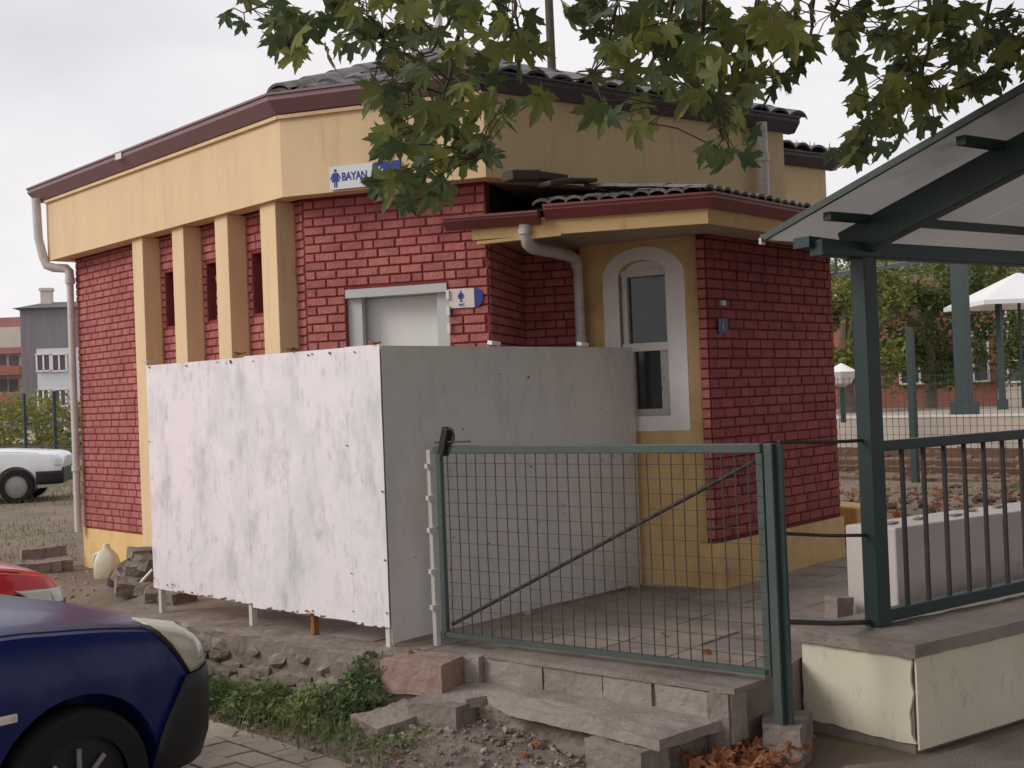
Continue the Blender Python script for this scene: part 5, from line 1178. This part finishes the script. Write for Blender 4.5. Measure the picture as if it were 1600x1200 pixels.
# station house across the tracks, red brick with pale windows
def house(name, lab, cx, cy, wx, wy, h, rz, wallm, roofm, wins, rh=1.2, z0=0., chimney=None):
    t = thing(name, lab, 'house', (cx, cy, z0)); M = Matrix.Translation((cx, cy, z0)) @ Matrix.Rotation(rz, 4, 'Z')
    def loc(pts): return [M @ Vector(p) for p in pts]
    b = MB(); b.add(loc([(x * wx / 2, y * wy / 2, z) for z in (0, h) for x, y in ((-1, -1), (1, -1), (1, 1), (-1, 1))]), [(3, 2, 1, 0), (4, 5, 6, 7), (0, 1, 5, 4), (1, 2, 6, 5), (2, 3, 7, 6), (3, 0, 4, 7)]); b.build('wall', wallm, t)
    o = .4; b = MB(); b.add(loc([(-wx / 2 - o, -wy / 2 - o, h - .05), (wx / 2 + o, -wy / 2 - o, h - .05), (wx / 2 + o, wy / 2 + o, h - .05), (-wx / 2 - o, wy / 2 + o, h - .05), (-wx / 2 + wy * .3, 0, h + rh), (wx / 2 - wy * .3, 0, h + rh)]), [(0, 1, 5, 4), (1, 2, 5), (2, 3, 4, 5), (3, 0, 4), (0, 3, 2, 1)]); rf_ = b.build('roof', roofm, t)
    if chimney: b = MB(); c = M @ Vector((chimney[0], chimney[1], h + rh * .6)); b.box(c, (.7, .7, 2.0), rz); b.box((c.x, c.y, c.z + 1.05), (.85, .85, .2), rz); b.build('chimney', MT['house_cream'], rf_)
    for (x, z, w_, h_) in wins:
        b = MB(); yf = -wy / 2 - .03; b.add(loc([(x - w_ / 2, yf, z), (x + w_ / 2, yf, z), (x + w_ / 2, yf, z + h_), (x - w_ / 2, yf, z + h_), (x - w_ / 2, yf + .2, z), (x + w_ / 2, yf + .2, z), (x + w_ / 2, yf + .2, z + h_), (x - w_ / 2, yf + .2, z + h_)]), [(0, 1, 2, 3), (1, 0, 4, 5), (2, 1, 5, 6), (3, 2, 6, 7), (0, 3, 7, 4)]); wo = b.build('window', MT['window_far'], t)
        fb_ = MB(); f = .07 * max(1, w_ / 1.4)
        for (xa, za, ww, hh) in ((x, z - f / 2, w_ + 2 * f, f), (x, z + h_ + f / 2, w_ + 2 * f, f), (x - w_ / 2 - f / 2, z + h_ / 2, f, h_), (x + w_ / 2 + f / 2, z + h_ / 2, f, h_), (x, z + h_ / 2, f * .8, h_), (x, z + h_ * .62, w_, f * .7)):
            fb_.add(loc([(xa + i * ww / 2, yf - .02 + k * .06, za + j * hh / 2) for k in (-1, 0) for i, j in ((-1, -1), (1, -1), (1, 1), (-1, 1))]), [(0, 1, 2, 3), (0, 4, 5, 1), (1, 5, 6, 2), (2, 6, 7, 3), (3, 7, 4, 0)])
        fb_.build('frame', MT['white_band'], wo)
    return t
p = at(1415, 640, 38); house('station_house', 'red brick house across the tracks seen between the trees', p.x + 1.2, p.y + 4, 5, 6, 3.9, -.2, MT['house_red'], MT['roof_red'], [(-1.8, 1.5, .5, 1.5), (0.2, 1.3, 1.1, 1.5), (1.8, 1.3, .8, 1.5)], 1.0, .3)
p = at(1330, 640, 44); house('brick_house', 'lower brick coloured house behind the lamp across the tracks', p.x - .5, p.y + 4, 4.4, 5, 3.4, -.1, MT['house_red'], MT['roof_red'], [(-1, 1.2, .9, 1.2), (1, 1.2, .9, 1.2)], 1.4, .3)
p = at(1560, 640, 52); house('pale_house', 'pale two storey house behind the white parasol', p.x + 2, p.y + 4, 10, 6, 6.2, -.2, MT['house_cream'], MT['house_roof'], [(-3, 1.2, 1.6, 1.4), (-.5, 1.2, 1.6, 1.4), (2, 1.2, 1.6, 1.4), (-3, 4, 1.6, 1.4), (-.5, 4, 1.6, 1.4), (2, 4, 1.6, 1.4)], 1.5, .3)
# houses at the far left
a0 = at(32, 480, 85); a1 = at(118, 478, 85)
house('grey_house', 'grey house with boarded upper wall and white framed windows, far left', (a0.x + a1.x) / 2 + 2.6, 87, 9.2, 4, a0.z - .3, .12, MT['house_grey'], MT['house_roof'], [], .5, .2, (-3.2, -.3))
gh2 = thing('pale_house', 'pale blue house front with white windows below the grey boarded wall, far left', 'house', (at(80, 600, 82).x, 82, .2))
c0, c1 = at(55, 545, 82), at(116, 545, 82); zt = at(55, 545, 82).z
b = MB(); b.box(((c0.x + c1.x) / 2 + 1, 83.2, zt / 2), (c1.x - c0.x + 2, 2, zt)); b.build('wall', MT['house_pale'], gh2)
for (x0, y0, x1, y1) in ((58, 553, 78, 580), (82, 553, 103, 580), (60, 608, 76, 635), (86, 608, 103, 635)):
    p0, p1 = at(x0, y1, 82.1), at(x1, y0, 82.1); b = MB(); b.box(((p0.x + p1.x) / 2, 82.18, (p0.z + p1.z) / 2), (p1.x - p0.x, .08, p1.z - p0.z)); wo = b.build('window', MT['window_far'], gh2)
    b = MB(); t_ = .09
    for (cx, cz, sx_, sz_) in (((p0.x + p1.x) / 2, p1.z, p1.x - p0.x + .2, t_), ((p0.x + p1.x) / 2, p0.z, p1.x - p0.x + .2, t_), (p0.x, (p0.z + p1.z) / 2, t_, p1.z - p0.z), (p1.x, (p0.z + p1.z) / 2, t_, p1.z - p0.z), ((p0.x + p1.x) / 2, (p0.z + p1.z) / 2, t_, p1.z - p0.z)): b.box((cx, 82.1, cz), (sx_, .1, sz_))
    b.build('frame', MT['white_band'], wo)
rh_ = thing('red_house', 'red roofed apartment house with balconies at the far left edge', 'house', (at(10, 600, 90).x, 90, .2))
e0, e1 = at(-60, 490, 92), at(34, 490, 92); zr = e1.z; cx = (e0.x + e1.x) / 2; wx = e1.x - e0.x
b = MB(); b.box((cx, 95, zr * .45), (wx, 5, zr * .9)); b.build('wall', MT['house_cream'], rh_)
zb = at(30, 552, 92).z; b = MB(); b.add([(e0.x, 92, zb), (e1.x, 92, zb), (e1.x, 95, zr), (e0.x, 95, zr), (e0.x, 99, zb), (e1.x, 99, zb)], [(0, 1, 2, 3), (3, 2, 5, 4), (1, 5, 2), (0, 3, 4), (0, 4, 5, 1)]); b.build('roof', MT['roof_red'], rh_)
for (y0, y1) in ((572, 586), (615, 630)):
    z0_, z1_ = at(20, y1, 91.5).z, at(20, y0, 91.5).z; b = MB(); b.box((cx, 91.8, (z0_ + z1_) / 2), (wx, 1.2, z1_ - z0_)); b.build('balcony', MT['house_red'], rh_)
for (x0, y0, x1, y1) in ((-5, 556, 8, 571), (14, 556, 28, 571), (-2, 592, 10, 612), (14, 592, 27, 612)):
    p0, p1 = at(x0, y1, 92.4), at(x1, y0, 92.4); b = MB(); b.box(((p0.x + p1.x) / 2, 92.46, (p0.z + p1.z) / 2), (p1.x - p0.x, .1, p1.z - p0.z)); b.build('window', MT['window_far'], rh_)

# ------------------------------------------------------------------ background trees and grass
def tree(name, lab, x, y, h, rx, rz_, n, leafm, seed, z0=0., trunk_r=.16, size=.28, low=.35):
    t = thing(name, lab, 'tree', (x, y, z0), 'trees across the tracks'); r2 = random.Random(seed); b = MB()
    zc = z0 + h - rz_; b.tube([(x, y, z0 - .1), (x + r2.uniform(-.2, .2), y, z0 + h * .4), (x + r2.uniform(-.4, .4), y, z0 + h * .8)], [trunk_r, trunk_r * .8, trunk_r * .3], 8)
    for k in range(7):
        a = r2.uniform(0, 6.28); zz = z0 + h * r2.uniform(.35, .6); b.tube([(x, y, zz), (x + rx * .4 * math.cos(a), y + rx * .4 * math.sin(a), zz + h * .15), (x + rx * .8 * math.cos(a), y + rx * .8 * math.sin(a), zz + h * .22)], [trunk_r * .4, trunk_r * .25, .02], 5)
    b.build('trunk', MT['bark'], t)
    cl = []
    for k in range(46):
        while True:
            v = Vector((r2.uniform(-1, 1), r2.uniform(-1, 1), r2.uniform(-1, 1)))
            if .25 < v.length < 1: break
        cl.append((Vector((x + v.x * rx, y + v.y * rx, zc + v.z * rz_)), r2.uniform(.16, .34) * rx))
    c = MB()
    for k in range(n):
        o, cr_ = r2.choice(cl); v = Vector((r2.gauss(0, .5), r2.gauss(0, .5), r2.gauss(0, .4))) * cr_; leaflet(c, o + v, size * r2.uniform(.7, 1.3), r2)
    c.build('crown', leafm, t)
for k, (px_, py_, Y, h, rx, rz_, n, lab) in enumerate(((1330, 640, 34, 4.6, 2.0, 2.0, 2600, 'olive tree left of the front shelter post across the tracks'), (1455, 640, 36, 5.0, 2.2, 2.2, 3000, 'leafy green tree in the middle across the tracks'), (1540, 640, 40, 5.4, 2.4, 2.3, 2600, 'tree behind the thick far canopy column'), (1395, 640, 46, 6.8, 3.4, 2.8, 3400, 'taller tree behind the red brick house'), (1620, 640, 44, 6.4, 3.0, 2.6, 2600, 'tree at the right edge behind the parasol'), (1350, 640, 60, 9.4, 5.0, 4.2, 2600, 'big distant tree whose top reaches above the shelter eave'))):
    p = at(px_, py_, Y); tree('far_tree', lab, p.x, p.y, h, rx, rz_, int(n * 2.4), MT['tree_leaf'], 100 + k, .5, .2, .18)
for k, (px_, py_, Y, h, rx, rz_, n, lab) in enumerate(((10, 650, 48, 2.4, 2.2, 1.4, 1200, 'dark green bush behind the white car'), (60, 650, 60, 2.6, 2.4, 1.4, 900, 'bush in front of the pale house at far left'), (112, 650, 52, 2.2, 1.6, 1.2, 700, 'bush beside the left downpipe in the distance'))):
    p = at(px_, py_, Y); t = tree('bush', lab, p.x, p.y, h, rx, rz_, n, MT['tree_leaf'], 200 + k, .1, .08, .26)
gb = MB(); r3 = random.Random(9)
for k in range(16000):
    x = r3.uniform(-16, -4.8); y = r3.uniform(13.5, 34)
    if y < 20 and (r3.random() < .9 or math.sin(x * 1.3 + y * .9) < .3): continue
    blade(gb, x, y, gh(x, y) - .01, r3.uniform(.03, .13), r3.uniform(.004, .010), r3.uniform(0, 6.28), r3.uniform(.02, .1))
for k in range(500):
    p = gnd(r3.uniform(1310, 1600), r3.uniform(750, 775), .25); blade(gb, p.x, p.y, gh(p.x, p.y) - .01, r3.uniform(.03, .08), .006, r3.uniform(0, 6.28), .06)
for k in range(700):
    p = gnd(r3.uniform(0, 120), r3.uniform(800, 880), .3); blade(gb, p.x, p.y, gh(p.x, p.y) - .01, r3.uniform(.02, .07), .006, r3.uniform(0, 6.28), .04)
o = stuff(gb.build('grass', MT['tree_leaf'])); o['label'] = 'rough grass around the yard and along the railway'; o['category'] = 'grass'

# ------------------------------------------------------------------ poles and wires
a, c = at(692, 118, 11.5), at(681, -40, 11.5); b = MB(); b.tube([a - Vector((0, 0, .3)), c], .035, 8); tag(b.build('antenna_pole', MT['pipe_plastic'], smooth=True), 'thin pale antenna pole on the tiled roof', 'pole')
a, c = at(866, 140, 15), at(855, -60, 15); ug = thing('utility_pole', 'dark slim utility pole rising behind the roof', 'pole', (a.x, a.y, 0)); b = MB(); b.tube([(a.x, a.y, .1), c], [.07, .05], 10); b.build('shaft', MT['wood_dark'], ug, smooth=True)
b = MB(); b.tube([at(866, 128, 15), at(905, 112, 15), at(990, 105, 15)], .012, 5); b.build('wire', MT['black_plastic'], ug)

# ------------------------------------------------------------------ plane tree reaching in from above
pt = thing('plane_tree', 'plane tree with large toothed leaves hanging into the top of the picture', 'tree', (3.9, 2.0, 0))
TR = Vector((3.9, 2.0, 0))
b = MB(); b.tube([TR + Vector(v) for v in ((0, 0, -.1), (.02, 0, .8), (-.05, .05, 2.2), (-.12, .12, 3.6), (-.25, .3, 5.2), (-.2, .4, 7.2))], [.34, .27, .24, .21, .15, .06], 14); b.build('trunk', MT['bark'], pt, smooth=True)
# hanging branches, given as image paths at a depth; all of them start above the frame
BR = [([(760, -60), (722, 0), (700, 40), (672, 78), (640, 100)], 4.7), ([(745, -40), (714, 60), (702, 110), (688, 180), (668, 230), (640, 300)], 4.6), ([(690, 180), (720, 215), (745, 245)], 4.6),
      ([(600, -50), (560, 0), (500, 40), (450, 80)], 4.9), ([(500, -40), (440, -5), (380, 20)], 5.0), ([(800, -40), (805, 20), (815, 70)], 4.7), ([(640, -40), (620, 30), (600, 60)], 4.8),
      ([(1010, -40), (965, 0), (955, 40), (945, 90), (920, 120)], 4.6), ([(1060, -40), (1045, 40), (1010, 110), (960, 140)], 4.6), ([(1105, -40), (1095, 60), (1085, 130), (1080, 170)], 4.4), ([(1190, -40), (1175, 50), (1160, 120), (1130, 200), (1120, 240)], 4.3), ([(1270, -40), (1268, 40), (1270, 90)], 4.5),
      ([(1330, -40), (1300, 20), (1310, 70)], 4.6), ([(1440, -40), (1460, 40), (1440, 120), (1380, 200)], 4.9), ([(1620, 20), (1580, 100), (1520, 130), (1430, 160)], 5.0), ([(1560, -40), (1540, 30), (1500, 90)], 4.8), ([(1420, 100), (1370, 180), (1340, 240)], 5.0)]
ROOT = {}
bt = MB(); bpts = []
for path_, dep in BR:
    pts = [at(x, y, dep + .12 * math.sin(i * 1.7 + x * .01)) for i, (x, y) in enumerate(path_)]
    pts2 = []
    for i in range(len(pts) - 1):
        for k in range(4): pts2.append(pts[i].lerp(pts[i + 1], k / 4) + Vector((random.uniform(-.006, .006), random.uniform(-.01, .01), random.uniform(-.006, .006))))
    pts2.append(pts[-1]); rs = [.011 - .0085 * i / (len(pts2) - 1) for i in range(len(pts2))]
    bt.tube(pts2, rs, 6); bpts += pts2
    if path_[0][1] < 0 or path_[0][0] > 1600:
        a = pts[0]; h_ = TR + Vector((-.2, .25, 4.3 + .5 * random.random())); mid = (a + h_) / 2 + Vector((0, 0, .55)); up_ = a + (a - pts[1]).normalized() * .35
        bt.tube([h_, mid, up_, a], [.06, .03, .015, .011], 7)
bt.build('branch', MT['twig'], pt, smooth=True)
CL = [(400, 18, 60, 34, 8, 5.0), (450, 40, 40, 50, 6, 4.95), (520, 30, 60, 50, 13, 4.9), (480, 75, 30, 30, 3, 4.9), (600, 25, 60, 50, 13, 4.85), (640, 75, 55, 45, 11, 4.8), (690, 30, 60, 50, 12, 4.8), (745, 45, 50, 50, 12, 4.7), (810, 30, 34, 34, 6, 4.7), (815, 80, 28, 26, 4, 4.7),
      (620, 130, 55, 40, 10, 4.65), (690, 140, 60, 50, 10, 4.6), (740, 150, 45, 40, 7, 4.6), (640, 190, 70, 40, 12, 4.6), (710, 205, 55, 45, 10, 4.55), (600, 250, 50, 40, 9, 4.6), (665, 265, 55, 40, 11, 4.55), (740, 245, 34, 30, 4, 4.6), (625, 300, 40, 22, 4, 4.6), (580, 215, 24, 20, 2, 4.6), (770, 170, 40, 24, 4, 4.5), (835, 140, 36, 14, 3, 4.4),
      (915, 15, 30, 30, 6, 4.7), (960, 15, 50, 30, 7, 4.7), (935, 55, 24, 22, 3, 4.6), (985, 70, 44, 34, 10, 4.55), (960, 100, 40, 26, 5, 4.6), (995, 130, 34, 30, 5, 4.5), (1030, 25, 40, 40, 9, 4.6), (1060, 65, 40, 40, 10, 4.5), (1075, 115, 40, 40, 9, 4.4), (1100, 20, 45, 40, 10, 4.5), (1140, 50, 45, 45, 12, 4.4), (1195, 30, 50, 40, 12, 4.4), (1220, 80, 50, 45, 11, 4.4), (1150, 110, 40, 40, 9, 4.35), (1200, 125, 34, 30, 5, 4.4), (1130, 150, 44, 34, 8, 4.3), (1260, 30, 30, 40, 6, 4.5), (1150, 205, 34, 50, 8, 4.2), (930, 175, 34, 22, 4, 4.3), (1120, 235, 22, 20, 2, 4.2), (1010, 185, 20, 16, 2, 4.3),
      (1320, 20, 45, 36, 8, 4.7), (1330, 70, 34, 34, 5, 4.7), (1380, 30, 40, 36, 8, 4.8), (1400, 70, 30, 30, 4, 4.8), (1440, 40, 50, 45, 13, 4.9), (1500, 40, 50, 45, 13, 4.9), (1560, 40, 50, 50, 13, 4.9), (1470, 100, 50, 45, 12, 5.0), (1530, 110, 50, 45, 11, 5.0), (1590, 90, 30, 50, 6, 5.0), (1400, 120, 40, 34, 8, 5.0), (1440, 160, 40, 34, 8, 5.1), (1370, 165, 36, 34, 8, 5.1), (1350, 215, 36, 28, 8, 5.1), (1330, 240, 28, 20, 4, 5.1), (1390, 215, 34, 26, 6, 5.3), (1340, 130, 26, 24, 3, 5.0), (1480, 150, 34, 26, 5, 5.2)]
lm = []
for k in range(4):
    me = bpy.data.meshes.new('leaf'); me.from_pydata([tuple(v) for v in LG[k][0]], [], LG[k][1]); me.materials.append(MT['plane_leaf']); me.shade_smooth(); lm.append(me)
leaves = []; tw = MB(); r4 = random.Random(12)
for (cx, cy, rx, ry, n, dep) in CL:
    n = int(round(n * (1.15 if cx < 900 else .98)))
    for k in range(n):
        a = r4.uniform(0, 6.28); q = math.sqrt(r4.random()); x = cx + rx * q * math.cos(a); y = cy + ry * q * math.sin(a)
        if ((x - 614) / 22) ** 2 + ((y - 256) / 16) ** 2 < 1 or ((x - 538) / 30) ** 2 + ((y - 272) / 30) ** 2 < 1: continue
        p = at(x, y, dep + r4.uniform(-.4, .4)); s = r4.uniform(.064, .112)
        leaves.append((p, s))
leaves.sort(key=lambda t: -t[1] / t[0].y)
extra = MB()
bpa = np.array([tuple(v) for v in bpts])
for i, (p, s) in enumerate(leaves):
    yaw = r4.gauss(0, .7); tipa = r4.gauss(math.pi, .75); tilt = r4.gauss(.15, .5)
    # leaf local: y = tip, z = face normal; hang the tip downward, face roughly sideways
    M = Matrix.Rotation(yaw, 3, 'Z') @ Matrix.Rotation(math.pi / 2 + tilt, 3, 'X') @ Matrix.Rotation(tipa, 3, 'Z')
    base = p - M @ Vector((0, .0, 0)) * s
    if i < 300:
        o = place('leaf', r4.choice(lm), pt); o.location = p - TR; o.rotation_euler = M.to_euler(); o.scale = (s * r4.uniform(.8, 1.05), s, s * r4.uniform(.6, 1.5))
    else:
        sv, sf = r4.choice(LG); extra.add([p + M @ v * s for v in sv], sf)
    st_ = p - M @ Vector((0, .15, 0)) * s; j = int(np.argmin(((bpa - np.array(tuple(st_))) ** 2).sum(1))); bp = Vector(bpa[j]); dd = (bp - st_)
    if dd.length > .3: dd = dd.normalized() * .3
    tw.tube([st_, st_ + dd * .5 + Vector((0, 0, .02)), st_ + dd], .0024, 4, False)
stuff(extra.build('leaves', MT['plane_leaf'], pt, smooth=True)); stuff(tw.build('petioles', MT['twig'], pt))
# the crown overhead, out of the frame, enlarged to shade the right side
cr_ = MB(); r5 = random.Random(33); cnt = 0
limbs = MB()
for k in range(9):
    a = k * .7 + .3; limbs.tube([TR + Vector((-.15, .2, 3.4 + .2 * k)), TR + Vector((1.6 * math.cos(a), 1.6 * math.sin(a), 4.8 + .25 * k)), TR + Vector((3.4 * math.cos(a), 3.4 * math.sin(a), 5.6 + .25 * k))], [.09, .05, .02], 7)
limbs.build('limb', MT['bark'], pt)
while cnt < 15000:
    v = Vector((r5.uniform(-1, 1), r5.uniform(-1, 1), r5.uniform(-1, 1)))
    if v.length > 1: continue
    p = Vector((5.2 + 6.6 * v.x, 2.4 + 6.0 * v.y, 6.2 + 3.9 * v.z))
    if p.x < -1.2 + .35 * p.y * 0 or p.z < 2.7: continue
    q = pix(p)
    if q and p.y > .2 and -40 < q[0] < 1640 and q[1] > -70: continue
    sv, sf = LG[cnt % 4]; M = Euler((r5.gauss(0, .7), r5.gauss(0, .7), r5.uniform(0, 6.28))).to_matrix(); s = r5.uniform(.16, .25)
    cr_.add([p + M @ v_ * s for v_ in sv], sf); cnt += 1
stuff(cr_.build('crown', MT['plane_leaf'], pt))
